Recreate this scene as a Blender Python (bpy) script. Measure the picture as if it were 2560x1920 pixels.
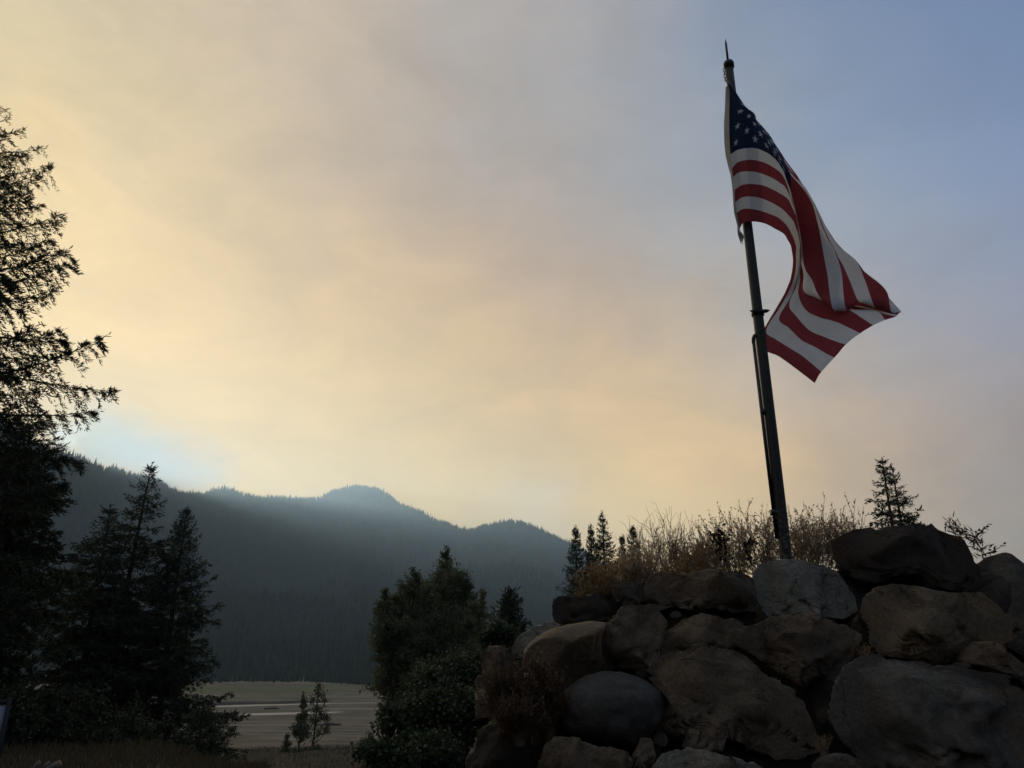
import bpy, math, random
import numpy as np
from mathutils import Vector, noise as mnoise

sc = bpy.context.scene
for o in list(bpy.data.objects):
    bpy.data.objects.remove(o)
COL = sc.collection
R = math.radians

# ------------------------------------------------------------------ camera
EYE = 1.6
PITCH = R(19.4)
FOC = 1922.0                       # focal length in pixels of the 2560 x 1920 photograph
cam_d = bpy.data.cameras.new('camera')
cam_d.sensor_width = 36.0
cam_d.lens = 36.0 * FOC / 2560.0
cam_d.clip_start = 0.05
cam_d.clip_end = 30000.0
cam = bpy.data.objects.new('camera', cam_d)
cam.location = (0, 0, EYE)
cam.rotation_euler = (R(90) + PITCH, 0, 0)
COL.objects.link(cam)
sc.camera = cam


def ray(px, py):
    """viewing direction of a photograph pixel (2560 x 1920), forward = +Y"""
    x = (px - 1280.0) / FOC
    y = (960.0 - py) / FOC
    return np.array((x, math.cos(PITCH) - math.sin(PITCH) * y, math.sin(PITCH) + math.cos(PITCH) * y))


def at_y(px, py, Y):
    d = ray(px, py)
    return np.array((0, 0, EYE)) + d * (Y / d[1])


def at_d(px, py, D):
    d = ray(px, py)
    return np.array((0, 0, EYE)) + d * (D / math.hypot(d[0], d[1]))


def azel(px, py):
    d = ray(px, py)
    return math.atan2(d[0], d[1]), math.atan2(d[2], math.hypot(d[0], d[1]))


# ------------------------------------------------------------------ exposure
sc.view_settings.view_transform = 'Standard'
sc.view_settings.look = 'None'
sc.view_settings.exposure = 0.0
sc.view_settings.gamma = 1.0
sc.view_settings.use_curve_mapping = False
sc.render.engine = 'CYCLES'
sc.cycles.use_denoising = True
sc.cycles.max_bounces = 5
sc.cycles.diffuse_bounces = 3
sc.cycles.glossy_bounces = 2
sc.cycles.transmission_bounces = 3
sc.cycles.volume_bounces = 0
sc.cycles.transparent_max_bounces = 8
sc.cycles.sample_clamp_indirect = 4.0

# ------------------------------------------------------------------ sun and sky
SUN_AZ, SUN_EL = R(-32.5), R(12.15)       # just behind the left ridge
SUN_DIR = np.array((math.sin(SUN_AZ) * math.cos(SUN_EL), math.cos(SUN_AZ) * math.cos(SUN_EL), math.sin(SUN_EL)))
sun_d = bpy.data.lights.new('sun', 'SUN')
sun_d.energy = 5.0
sun_d.angle = R(2.6)
sun_d.color = (1.0, 0.86, 0.62)
sun = bpy.data.objects.new('sun', sun_d)
sun.rotation_euler = Vector(-SUN_DIR).to_track_quat('-Z', 'Y').to_euler()
sun.location = (-300, 600, 300)
COL.objects.link(sun)

world = bpy.data.worlds.new('World')
sc.world = world
world.use_nodes = True


def lin(c):
    return tuple(((v / 255.0) / 12.92) if v <= 10 else (((v / 255.0 + 0.055) / 1.055) ** 2.4) for v in c)


class NT:
    """small node-tree helper"""
    def __init__(s, tree):
        s.t = tree
        s.t.nodes.clear()

    def n(s, typ, **kw):
        nd = s.t.nodes.new(typ)
        for k, v in kw.items():
            setattr(nd, k, v)
        return nd

    def put(s, sock, v):
        if isinstance(v, bpy.types.NodeSocket):
            s.t.links.new(v, sock)
        elif v is not None:
            try:
                sock.default_value = v
            except Exception:
                sock.default_value = tuple(v) + (1.0,)

    def m(s, op, a, b=None, c=None, clamp=False):
        nd = s.n('ShaderNodeMath', operation=op, use_clamp=clamp)
        s.put(nd.inputs[0], a)
        s.put(nd.inputs[1], b)
        s.put(nd.inputs[2], c)
        return nd.outputs[0]

    def v(s, op, a, b=None, scale=None):
        nd = s.n('ShaderNodeVectorMath', operation=op)
        s.put(nd.inputs[0], a)
        s.put(nd.inputs[1], b)
        if scale is not None:
            s.put(nd.inputs['Scale'], scale)
        return nd.outputs['Value'] if op in ('DOT_PRODUCT', 'LENGTH') else nd.outputs[0]

    def noise(s, vec, scale, detail=4, rough=0.55, out=0, dist=0.0):
        nd = s.n('ShaderNodeTexNoise')
        s.put(nd.inputs['Vector'], vec)
        nd.inputs['Scale'].default_value = scale
        nd.inputs['Detail'].default_value = detail
        nd.inputs['Roughness'].default_value = rough
        nd.inputs['Distortion'].default_value = dist
        return nd.outputs[out]

    def ramp(s, fac, stops, interp='LINEAR'):
        nd = s.n('ShaderNodeValToRGB')
        s.put(nd.inputs[0], fac)
        cr = nd.color_ramp
        cr.interpolation = interp
        while len(cr.elements) < len(stops):
            cr.elements.new(0.5)
        for e, (p, c) in zip(cr.elements, stops):
            e.position = p
            e.color = (c, c, c, 1) if isinstance(c, (int, float)) else tuple(c) + (1,)
        return nd.outputs[0]

    def mix(s, fac, a, b, mode='MIX'):
        nd = s.n('ShaderNodeMix', data_type='RGBA', blend_type=mode)
        s.put(nd.inputs[0], fac)
        s.put(nd.inputs[6], a)
        s.put(nd.inputs[7], b)
        return nd.outputs[2]

    def mapr(s, x, a, b, c=0.0, d=1.0, smooth=True):
        nd = s.n('ShaderNodeMapRange', interpolation_type='SMOOTHSTEP' if smooth else 'LINEAR')
        s.put(nd.inputs[0], x)
        for i, q in enumerate((a, b, c, d)):
            nd.inputs[i + 1].default_value = q
        return nd.outputs[0]


def build_sky():
    g = NT(world.node_tree)
    tc = g.n('ShaderNodeTexCoord')
    N = g.v('NORMALIZE', tc.outputs['Generated'])
    # the smoke drifts: bend the directions with large soft turbulence
    w1 = g.noise(N, 2.2, 3, 0.5, out=1)
    w2 = g.noise(N, 6.0, 4, 0.55, out=1)
    off = g.v('ADD', g.v('SCALE', g.v('SUBTRACT', w1, (0.5, 0.5, 0.5)), scale=0.16),
              g.v('SCALE', g.v('SUBTRACT', w2, (0.5, 0.5, 0.5)), scale=0.11))
    w3 = g.noise(g.v('MULTIPLY', N, (1.0, 1.0, 1.8)), 15.0, 5, 0.6, out=1)
    off = g.v('ADD', off, g.v('SCALE', g.v('SUBTRACT', w3, (0.5, 0.5, 0.5)), scale=0.075))
    NW = g.v('NORMALIZE', g.v('ADD', N, off))
    # smoke brightness and tint as seen in different parts of the sky
    pts = SKY_POINTS
    num, den = None, None
    for (d, c, k, wgt) in pts:
        e = g.m('MULTIPLY', g.m('EXPONENT', g.m('MULTIPLY', g.m('SUBTRACT', g.v('DOT_PRODUCT', NW, tuple(d)), 1.0), k)), wgt)
        ce = g.v('SCALE', c, scale=e)
        num = ce if num is None else g.v('ADD', num, ce)
        den = e if den is None else g.m('ADD', den, e)
    smoke = g.v('SCALE', num, scale=g.m('DIVIDE', 1.0, g.m('ADD', den, 1e-5)))
    # fine wisps
    sv = g.v('MULTIPLY', N, (1.0, 1.0, 1.7))
    wisp = g.noise(sv, 4.5, 6, 0.6, dist=0.6)
    smoke = g.v('SCALE', smoke, scale=g.mapr(wisp, 0.28, 0.72, 0.88, 1.12, False))
    st2 = g.v('MULTIPLY', g.v('ADD', N, g.v('SCALE', off, scale=0.8)), (1.6, 1.0, 5.0))
    streak = g.noise(st2, 2.6, 5, 0.55, dist=0.4)
    smoke = g.v('SCALE', smoke, scale=g.mapr(streak, 0.3, 0.7, 0.93, 1.07, False))
    # clear air where the smoke thins out: the blue of the sky texture comes through
    sky = g.n('ShaderNodeTexSky', sky_type='NISHITA')
    sky.sun_disc = False
    sky.sun_elevation = SUN_EL
    sky.sun_rotation = SUN_AZ % (2 * math.pi)
    sky.altitude = 700
    sky.dust_density = 0.6
    sky.ozone_density = 1.6
    sky.air_density = 1.2
    gap = None
    for (d, k, wgt) in SKY_GAPS:
        e = g.m('MULTIPLY', g.m('EXPONENT', g.m('MULTIPLY', g.m('SUBTRACT', g.v('DOT_PRODUCT', NW, tuple(d)), 1.0), k)), wgt)
        gap = e if gap is None else g.m('ADD', gap, e)
    gap = g.m('MINIMUM', gap, 1.0)
    gap = g.m('MULTIPLY', gap, g.mapr(wisp, 0.3, 0.65, 0.75, 1.0))
    col = g.mix(gap, g.v('SCALE', smoke, scale=10.0), sky.outputs[0])
    bg = g.n('ShaderNodeBackground')
    g.put(bg.inputs[0], col)
    bg.inputs[1].default_value = 0.142
    out = g.n('ShaderNodeOutputWorld')
    g.t.links.new(bg.outputs[0], out.inputs[0])


def sdir(px, py):                      # 2212-wide view coordinates
    d = ray(px * 2560 / 2212, py * 2560 / 2212)
    return d / np.linalg.norm(d)


def adir(az, el):
    az, el = R(az), R(el)
    return np.array((math.sin(az) * math.cos(el), math.cos(az) * math.cos(el), math.sin(el)))


SKY_POINTS = [(sdir(x, y), c, 38.0, 1.0) for x, y, c in (
    (50, 150, (0.3929, 0.3877, 0.1997)),
    (50, 500, (0.8636, 0.5188, 0.0838)),
    (150, 760, (0.9568, 0.5386, 0.0561)),
    (400, 200, (0.4621, 0.3013, 0.2246)),
    (450, 550, (0.6333, 0.4844, 0.2797)),
    (500, 830, (0.9504, 0.4693, 0.0627)),
    (800, 150, (0.4170, 0.2943, 0.1651)),
    (800, 450, (0.1867, 0.1435, 0.1153)),
    (850, 700, (0.2279, 0.0926, 0.0362)),
    (1100, 850, (0.3470, 0.0525, 0.0200)),
    (1150, 450, (0.3848, 0.3599, 0.3767)),
    (1200, 150, (0.2968, 0.2445, 0.1972)),
    (1500, 150, (0.2079, 0.1972, 0.1730)),
    (1500, 600, (0.2567, 0.2285, 0.1964)),
    (1800, 150, (0.1230, 0.1950, 0.4619)),
    (2150, 150, (0.1107, 0.1171, 0.4191)),
    (2150, 500, (0.0457, 0.2464, 0.8226)),
    (1850, 400, (0.3608, 0.3956, 0.1983)),
    (1950, 620, (0.3711, 0.4031, 0.3447)),
    (2100, 780, (0.4979, 0.3077, 0.0643)),
    (1850, 950, (0.5666, 0.2074, 0.0474)),
    (1400, 980, (0.2148, 0.1163, 0.0324)),
    (2150, 1050, (0.1330, 0.0857, 0.0525)),
    (1500, 1120, (1.8701, 1.1742, 0.2551)),
    (1000, 1040, (0.7732, 0.6314, 0.2300)),
    (700, 980, (1.8501, 1.1040, 0.1300)),
    (700, 1045, (0.0897, 0.1715, 0.2217)),
    (330, 930, (0.1932, 0.0875, 0.0200)),
)] + [(adir(a, e), lin(c), 12.0, 0.6) for a, e, c in (
    (-62, 18, (226, 207, 165)), (-65, 50, (192, 182, 160)), (-15, 68, (156, 158, 163)), (0, 90, (128, 140, 160)),
    (70, 15, (136, 136, 140)), (70, 50, (114, 130, 156)), (115, 30, (108, 118, 136)), (180, 20, (106, 113, 127)),
    (180, 60, (104, 118, 142)), (-115, 25, (142, 138, 134)), (-120, 60, (124, 130, 144)),
)]
SKY_POINTS += [(sdir(x, y), c, k, w) for x, y, c, k, w in (
    (215, 962, (0.3090, 0.4656, 0.5369), 1950.0, 2.8),
    (275, 988, (0.2168, 0.4069, 0.5796), 1650.0, 3.5),
    (340, 1012, (0.2179, 0.4177, 0.6152), 1650.0, 3.5),
    (410, 1040, (0.2351, 0.4368, 0.6591), 1950.0, 2.8),
    (480, 1045, (0.2886, 0.4329, 0.5943), 1950.0, 1.8),
    (1110, 1085, (0.5952, 0.7471, 0.8015), 900.0, 0.7),
    (158, 970, (0.75, 0.70, 0.60), 16000.0, 12.0))]
SKY_GAPS = [(sdir(2150, 120), 22.0, 0.5), (adir(60, 60), 10.0, 0.5)]
build_sky()
world.cycles.sampling_method = 'MANUAL'
world.cycles.sample_map_resolution = 512


# ------------------------------------------------------------------ helpers
def tag(o, label=None, cat=None, group=None, kind=None):
    if label:
        o['label'] = label
    if cat:
        o['category'] = cat
    if group:
        o['group'] = group
    if kind:
        o['kind'] = kind
    return o


def empty(name, loc=(0, 0, 0)):
    o = bpy.data.objects.new(name, None)
    o.empty_display_size = 0.2
    o.location = loc
    COL.objects.link(o)
    return o


class MB:
    """collects triangles"""
    def __init__(s):
        s.V, s.F, s.n = [], [], 0

    def add(s, v, f):
        v = np.asarray(v, float).reshape(-1, 3)
        f = np.asarray(f, int).reshape(-1, 3)
        s.V.append(v)
        s.F.append(f + s.n)
        s.n += len(v)

    def tube(s, pts, rad, sides=5, cap=True):
        pts = np.asarray(pts, float)
        n = len(pts)
        rad = np.broadcast_to(np.asarray(rad, float), (n,))
        t = np.gradient(pts, axis=0)
        t /= np.linalg.norm(t, axis=1)[:, None] + 1e-9
        ref = np.array((0.0, 0, 1)) if abs(t[0][2]) < 0.9 else np.array((1.0, 0, 0))
        a = np.cross(t, ref)
        a /= np.linalg.norm(a, axis=1)[:, None] + 1e-9
        b = np.cross(t, a)
        ang = np.arange(sides) * 2 * math.pi / sides
        v = (pts[:, None, :] + rad[:, None, None] * (np.cos(ang)[None, :, None] * a[:, None, :] + np.sin(ang)[None, :, None] * b[:, None, :])).reshape(-1, 3)
        f = []
        for i in range(n - 1):
            for j in range(sides):
                k = (j + 1) % sides
                p, q = i * sides, (i + 1) * sides
                f += [(p + j, p + k, q + k), (p + j, q + k, q + j)]
        if cap:
            for j in range(1, sides - 1):
                f += [(0, j + 1, j), ((n - 1) * sides, (n - 1) * sides + j, (n - 1) * sides + j + 1)]
        s.add(v, f)

    def kites(s, p, d, L, W, side):
        """leaf-shaped quads: base p, direction d, length L, half width W, side vectors"""
        p, d, side = (np.asarray(q, float).reshape(-1, 3) for q in (p, d, side))
        n = len(p)
        L = np.broadcast_to(np.asarray(L, float), (n,))[:, None]
        W = np.broadcast_to(np.asarray(W, float), (n,))[:, None]
        v = np.stack((p, p + d * L * 0.45 + side * W, p + d * L, p + d * L * 0.45 - side * W), 1).reshape(-1, 3)
        i = np.arange(n)[:, None] * 4
        f = np.concatenate((i + np.array((0, 1, 2)), i + np.array((0, 2, 3))), 0)
        s.add(v, f)

    def box(s, c, h, rot=None):
        c, h = np.asarray(c, float), np.asarray(h, float)
        v = np.array([(x, y, z) for x in (-1, 1) for y in (-1, 1) for z in (-1, 1)], float) * h
        if rot is not None:
            v = v @ np.asarray(rot).T
        f = [(0, 1, 3), (0, 3, 2), (4, 6, 7), (4, 7, 5), (0, 4, 5), (0, 5, 1), (2, 3, 7), (2, 7, 6), (0, 2, 6), (0, 6, 4), (1, 5, 7), (1, 7, 3)]
        s.add(v + c, f)

    def build(s, name, mat, parent=None, smooth=False, origin=None):
        V = np.concatenate(s.V) if s.V else np.zeros((0, 3))
        F = np.concatenate(s.F) if s.F else np.zeros((0, 3), int)
        return mesh_obj(name, V, F, mat, parent, smooth, origin)


def mesh_obj(name, V, F, mat, parent=None, smooth=False, origin=None):
    V = np.asarray(V, float)
    if origin is not None:
        V = V - np.asarray(origin, float)
    F = np.asarray(F, np.int32)
    k = F.shape[1]
    me = bpy.data.meshes.new(name)
    me.vertices.add(len(V))
    me.vertices.foreach_set('co', V.astype(np.float32).ravel())
    me.loops.add(F.size)
    me.loops.foreach_set('vertex_index', F.ravel())
    me.polygons.add(len(F))
    me.polygons.foreach_set('loop_start', np.arange(0, F.size, k, dtype=np.int32))
    me.polygons.foreach_set('loop_total', np.full(len(F), k, dtype=np.int32))
    if smooth:
        me.polygons.foreach_set('use_smooth', np.ones(len(F), bool))
    me.update(calc_edges=True)
    me.validate()
    me.materials.append(mat)
    o = bpy.data.objects.new(name, me)
    COL.objects.link(o)
    if parent is not None:
        o.parent = parent
        if origin is None:
            o.matrix_parent_inverse.identity()
    elif origin is not None:
        o.location = tuple(origin)
    return o


def unit(a):
    a = np.asarray(a, float)
    return a / (np.linalg.norm(a, axis=-1, keepdims=True) + 1e-9)


def newmat(name):
    m = bpy.data.materials.new(name)
    m.use_nodes = True
    return m, NT(m.node_tree)


def surf(g, shader, disp=None):
    out = g.n('ShaderNodeOutputMaterial')
    g.t.links.new(shader, out.inputs[0])


def bsdf(g, col, rough=0.8, spec=0.3, bump=None, metal=0.0, strength=0.4, dist=0.02):
    b = g.n('ShaderNodeBsdfPrincipled')
    g.put(b.inputs['Base Color'], col)
    g.put(b.inputs['Roughness'], rough)
    g.put(b.inputs['Metallic'], metal)
    b.inputs['Specular IOR Level'].default_value = spec
    if bump is not None:
        bn = g.n('ShaderNodeBump')
        bn.inputs['Strength'].default_value = strength
        bn.inputs['Distance'].default_value = dist
        g.put(bn.inputs['Height'], bump)
        g.t.links.new(bn.outputs[0], b.inputs['Normal'])
    return b.outputs[0]


def leaf_mat(name, c1, c2, trans=0.3, rough=0.6):
    """thin leaves: each leaf its own shade between two colours, a little light comes through"""
    m, g = newmat(name)
    geo = g.n('ShaderNodeNewGeometry')
    col = g.mix(geo.outputs['Random Per Island'], c1, c2)
    d = bsdf(g, col, rough, 0.25)
    t = g.n('ShaderNodeBsdfTranslucent')
    g.put(t.inputs[0], col)
    mx = g.n('ShaderNodeMixShader')
    mx.inputs[0].default_value = trans
    g.t.links.new(d, mx.inputs[1])
    g.t.links.new(t.outputs[0], mx.inputs[2])
    surf(g, mx.outputs[0])
    return m


def wood_mat(name, c1, c2, scale=8.0):
    m, g = newmat(name)
    tc = g.n('ShaderNodeTexCoord')
    vec = g.v('MULTIPLY', tc.outputs['Object'], (1, 1, 0.25))
    nz = g.noise(vec, scale, 6, 0.65)
    surf(g, bsdf(g, g.mix(nz, c1, c2), 0.9, 0.2, bump=nz, strength=0.6, dist=0.03))
    return m

# ------------------------------------------------------------------ the setting: terrain
LAKE = EYE - 25.0
S2 = 2560 / 2212
RIDGE_PX = [(60, 962), (100, 972), (125, 983), (150, 986), (180, 1000), (205, 1012), (240, 1014), (290, 1025), (340, 1040),
            (375, 1058), (400, 1063), (440, 1068), (470, 1062), (490, 1058), (520, 1064), (550, 1075), (600, 1080), (650, 1076),
            (690, 1073), (720, 1062), (750, 1055), (780, 1052), (810, 1056), (840, 1070), (870, 1088), (900, 1105), (930, 1120),
            (960, 1133), (1000, 1143), (1040, 1142), (1070, 1133), (1090, 1127), (1120, 1132), (1150, 1143), (1190, 1159),
            (1220, 1171), (1260, 1192), (1320, 1235), (1420, 1275), (1600, 1310)]
_r = [azel(x * S2, (y + 5) * S2) for x, y in RIDGE_PX]
RAZ = np.array([R(-180), R(-140), R(-100), R(-70), R(-45), R(-36)] + [a for a, e in _r] + [R(25), R(45), R(75), R(110), R(145), R(180)])
REL = np.array([R(15), R(14), R(15), R(16), R(15.5), R(14.5)] + [e for a, e in _r] + [R(3.0), R(3.0), R(6), R(11), R(14), R(15)])
DAZ = np.array([-180, -90, -60, -34, -31, -29, -26.5, -20, -12, -6, 0, 10, 30, 60, 120, 180])
DRR = np.array([900, 1200, 1700, 1800, 1800, 2000, 2650, 2700, 3200, 3000, 2300, 2200, 2200, 1800, 1100, 900])


def ridge(az):
    return np.interp(az, RAZ, REL), np.interp(np.degrees(az), DAZ, DRR)


def sstep(x, a, b):
    t = np.clip((x - a) / (b - a), 0, 1)
    return t * t * (3 - 2 * t)


def fbm(x, y, seed=0.0):
    return mnoise.fractal(Vector((x, y, seed)), 0.9, 2.1, 5)


def front_weight(az):
    d = np.degrees(az)
    return sstep(d, -95, -60) * (1 - sstep(d, 45, 80))


def lip(az):
    d = np.degrees(az)
    return 13.0 + 3.5 * (1 - sstep(d, -24, -17))


def shore(az):
    d = np.degrees(az)
    return np.interp(d, [-60, -30, -22, -14, -8, 0, 30], [900, 850, 800, 770, 640, 600, 500])


def height(r, az):
    w = front_weight(az)
    lp = lip(az)
    hf = np.interp(r, [0, 13, 20, 40, 60, 100, 112, 220, 240], [0, 0, -0.9, -4.0, -6.5, -8.8, -10.0, LAKE, LAKE])
    hl = np.interp(r, [0, 16.5, 22, 40, 60, 100, 112, 220, 240], [0, 0, -0.9, -4.0, -6.5, -8.8, -10.0, LAKE, LAKE])
    q = (lp - 13.0) / 3.5
    near = hf * (1 - q) + hl * q
    el, D = ridge(az)
    sh = shore(az)
    el0 = math.atan2(LAKE + 3 - EYE, 1) * 0 + np.arctan2(LAKE + 2.5 - EYE, sh)
    t = np.clip((r - sh) / (D - sh), 0, 1)
    e = el0 + (el - el0) * (t ** 0.85)
    far = EYE + r * np.tan(e)
    far = np.where(r > D, EYE + D * np.tan(el) - (r - D) * 0.45, far)
    lk = LAKE + 2.5 * sstep(r, sh - 220, sh)
    front = np.where(r < 240, near, np.where(r < sh, lk, far))
    # behind the photographer: level ground, then an unseen hillside added to block low sky light
    eb = el * sstep(r, 25, 320)
    back = np.where(r < D, r * np.tan(eb), D * np.tan(el) - (r - D) * 0.4)
    return np.maximum(w * front + (1 - w) * back, LAKE)


AZ = np.concatenate((np.linspace(-180, -45, 46)[:-1], np.linspace(-45, 45, 361)[:-1], np.linspace(45, 180, 46))) * math.pi / 180
NEAR = np.concatenate((np.linspace(0.4, 24, 40), np.geomspace(25, 240, 50)))
FAR = np.concatenate((np.linspace(240, 1000, 70), np.linspace(1000, 3400, 90)[1:], np.linspace(3400, 4400, 6)[1:]))


def polar_sheet(name, rs, mat, rough_fn):
    nr, na = len(rs), len(AZ)
    V = np.zeros((nr, na, 3))
    for i, r in enumerate(rs):
        h = height(np.full(na, r), AZ)
        for j in range(na):
            x, y = r * math.sin(AZ[j]), r * math.cos(AZ[j])
            V[i, j] = (x, y, max(h[j] + rough_fn(x, y, r, AZ[j]), LAKE))
    idx = np.arange(nr * na).reshape(nr, na)
    a, b, c, d = idx[:-1, :-1], idx[:-1, 1:], idx[1:, 1:], idx[1:, :-1]
    F = np.stack((a, d, c, b), -1).reshape(-1, 4)
    o = mesh_obj(name, V.reshape(-1, 3), F, mat, smooth=True)
    return tag(o, kind='structure')


def rough_near(x, y, r, az):
    k = min(1.0, max(0.0, (r - 3) / 8)) * (1 - min(1.0, max(0.0, (r - 200) / 40)))
    return k * (0.10 * fbm(x * 0.25, y * 0.25, 3.1) + 0.35 * min(1, r / 80) * fbm(x * 0.05, y * 0.05, 7.7))


def rough_far(x, y, r, az):
    el, D = ridge(az)
    sh = shore(az) * front_weight(az)
    t = min(1.0, max(0.0, (r - sh) / (D - sh + 1)))
    k = 4 * t * (1 - t) if r < D else 0.0
    return k * (85 * fbm(x * 0.0026, y * 0.0026, 1.3) + 22 * fbm(x * 0.009, y * 0.009, 5.5))


# ground near the viewer: dry grass and dirt
m_ground, g = newmat('dry_ground')
tc = g.n('ShaderNodeTexCoord')
n1 = g.noise(tc.outputs['Object'], 0.5, 8, 0.65)
n2 = g.noise(tc.outputs['Object'], 9.0, 6, 0.7)
c = g.mix(g.mapr(n1, 0.35, 0.65), (0.060, 0.042, 0.024), (0.036, 0.031, 0.017))
c = g.mix(g.mapr(n2, 0.4, 0.75), c, (0.085, 0.06, 0.034))
surf(g, bsdf(g, c, 0.95, 0.15, bump=n2, strength=0.8, dist=0.05))

# lake bed and forest floor, split by height and slope
m_far, g = newmat('lakebed_and_hillside')
geo = g.n('ShaderNodeNewGeometry')
pos = geo.outputs['Position']
st = g.v('MULTIPLY', pos, (0.0035, 0.03, 0.0))
bands = g.noise(st, 1.0, 8, 0.68, dist=0.5)
patch = g.noise(g.v('MULTIPLY', pos, (0.006, 0.016, 0.0)), 1.0, 4, 0.6, dist=0.8)
fine = g.noise(g.v('MULTIPLY', pos, (0.05, 0.22, 0.0)), 1.0, 6, 0.7)
mud = g.ramp(bands, [(0.25, (0.10, 0.083, 0.054)), (0.42, (0.23, 0.195, 0.135)), (0.5, (0.135, 0.112, 0.076)), (0.58, (0.29, 0.248, 0.178)), (0.75, (0.12, 0.10, 0.07))])
mud = g.mix(g.mapr(fine, 0.48, 0.62), mud, (0.07, 0.06, 0.042))
sep = g.n('ShaderNodeSeparateXYZ')
g.put(sep.inputs[0], pos)
yy = sep.outputs['Y']
greenzone = g.m('MULTIPLY', g.mapr(yy, 430, 480), g.m('SUBTRACT', 1.0, g.mapr(yy, 640, 700)))
grn = g.m('MULTIPLY', g.mapr(patch, 0.46, 0.60), greenzone)
mud = g.mix(g.m('MULTIPLY', grn, 0.85), mud, (0.115, 0.135, 0.05))
brown = g.m('SUBTRACT', 1.0, g.mapr(yy, 225, 290))
mud = g.mix(g.m('MULTIPLY', brown, 0.6), mud, (0.13, 0.08, 0.05))
up = g.mapr(sep.outputs['Z'], LAKE + 2.6, LAKE + 6)
surf(g, bsdf(g, g.mix(up, mud, (0.020, 0.024, 0.017)), 0.95, 0.1))

polar_sheet('ground', NEAR, m_ground, rough_near)
polar_sheet('lakebed', FAR, m_far, rough_far)


def ground_z(x, y):
    r, az = math.hypot(x, y), math.atan2(x, y)
    h = float(height(np.array([r]), np.array([az]))[0])
    return h + (rough_near(x, y, r, az) if r < 240 else rough_far(x, y, r, az))


# water left in the lake bed: a stream and a long pool
m_water, g = newmat('still_water')
tc = g.n('ShaderNodeTexCoord')
surf(g, bsdf(g, (0.34, 0.32, 0.28), 0.42, 0.7, bump=g.noise(tc.outputs['Object'], 0.8, 3), strength=0.3))  # pale silty base, raised to stand in for the sky's reflection


def water(px_top, px_bot):
    v, f = [], []
    n = len(px_top)
    for (x, y) in px_top + px_bot:
        d = ray(x * S2, y * S2)
        k = (LAKE + 0.05 - EYE) / d[2]
        v.append(np.array((0, 0, EYE)) + d * k)
    for i in range(n - 1):
        f += [(i, n + i, n + i + 1), (i, n + i + 1, i + 1)]
    return v, f


for i, (tp, bt) in enumerate((
        ([(380, 1527.6), (470, 1524.6), (520, 1523.0), (600, 1521.2), (690, 1519.2), (780, 1518.0), (900, 1517.6)],
         [(380, 1530.0), (470, 1527.4), (520, 1526.2), (600, 1523.6), (690, 1520.6), (780, 1518.9), (900, 1518.3)]),
        ([(490, 1543.0), (510, 1541.8), (560, 1540.6), (620, 1539.2), (680, 1538.0), (724, 1537.0), (742, 1537.2)],
         [(490, 1543.4), (510, 1545.0), (560, 1545.0), (620, 1543.2), (680, 1541.4), (724, 1539.4), (742, 1537.6)]))):
    v, f = water(tp, bt)
    o = mesh_obj('water', v, f, m_water)
    tag(o, kind='structure')

# steep dark cut bank behind the stream
mb = MB()
cut = [(340, 1525), (420, 1523), (470, 1522.2), (520, 1520.6), (560, 1519.4), (610, 1519), (660, 1517.2), (700, 1516.6)]
P = []
for (x, y) in cut:
    d = ray(x * S2, (y + 1.5) * S2)
    P.append(np.array((0, 0, EYE)) + d * ((LAKE + 0.02 - EYE) / d[2]))
P = np.array(P)
top = P + np.array((0, 3.0, 0.0))
hgt = np.array([0.1, 1.3, 1.6, 1.3, 0.9, 1.4, 1.2, 0.1])
top[:, 2] += hgt
back = P + np.array((0, 26.0, 0.0))
back[:, 2] += 0.02
V = np.concatenate((P, top, back))
n = len(P)
F = []
for i in range(n - 1):
    F += [(i, i + 1, n + i + 1), (i, n + i + 1, n + i), (n + i, n + i + 1, 2 * n + i + 1), (n + i, 2 * n + i + 1, 2 * n + i)]
m_cut, g = newmat('wet_mud')
surf(g, bsdf(g, (0.045, 0.036, 0.028), 0.8, 0.3))
tag(mesh_obj('mud_bank', V, F, m_cut), kind='structure')

# driftwood stumps lying on the lake bed
m_drift = wood_mat('grey_driftwood', (0.05, 0.042, 0.034), (0.09, 0.075, 0.06), 2.0)
rng = np.random.default_rng(4)
for x, y, L, lab in ((586, 1532, 7.0, 'long dark driftwood log lying between the stream and the pool'),
                     (671, 1535, 3.5, 'short dark driftwood log beside the far end of the pool'),
                     (871, 1531, 3.0, 'dark driftwood stump on the lake bed left of the other right-hand stump'),
                     (927, 1530, 2.6, 'dark driftwood stump on the lake bed nearest the broadleaf trees'),
                     (664, 1569, 1.6, 'small dark stump alone on the tan lake bed below the pool'),
                     (710, 1567, 9.0, 'dark sunken log on the lake bed left of the two shore trees')):
    d = ray(x * S2, y * S2)
    p = np.array((0, 0, EYE)) + d * ((LAKE - EYE) / d[2])
    mb = MB()
    a = rng.uniform(-0.25, 0.25)
    ax = np.array((math.cos(a), math.sin(a), 0.03))
    k = np.linspace(-0.5, 0.5, 7)
    pts = k[:, None] * L * ax + np.array((0, 0, 0.35)) + rng.normal(0, 0.08, (7, 3))
    mb.tube(pts, 0.35 * (1.1 - np.abs(k)) + 0.1, 6)
    for q in range(3):
        s = pts[rng.integers(1, 6)]
        mb.tube([s, s + np.array((rng.uniform(-.6, .6), rng.uniform(-.4, .4), rng.uniform(.5, 1.2)))], [0.14, 0.04], 4)
    tag(mb.build('driftwood_log', m_drift, origin=None), lab, 'log', 'driftwood on the lake bed').location = tuple(p)

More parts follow.
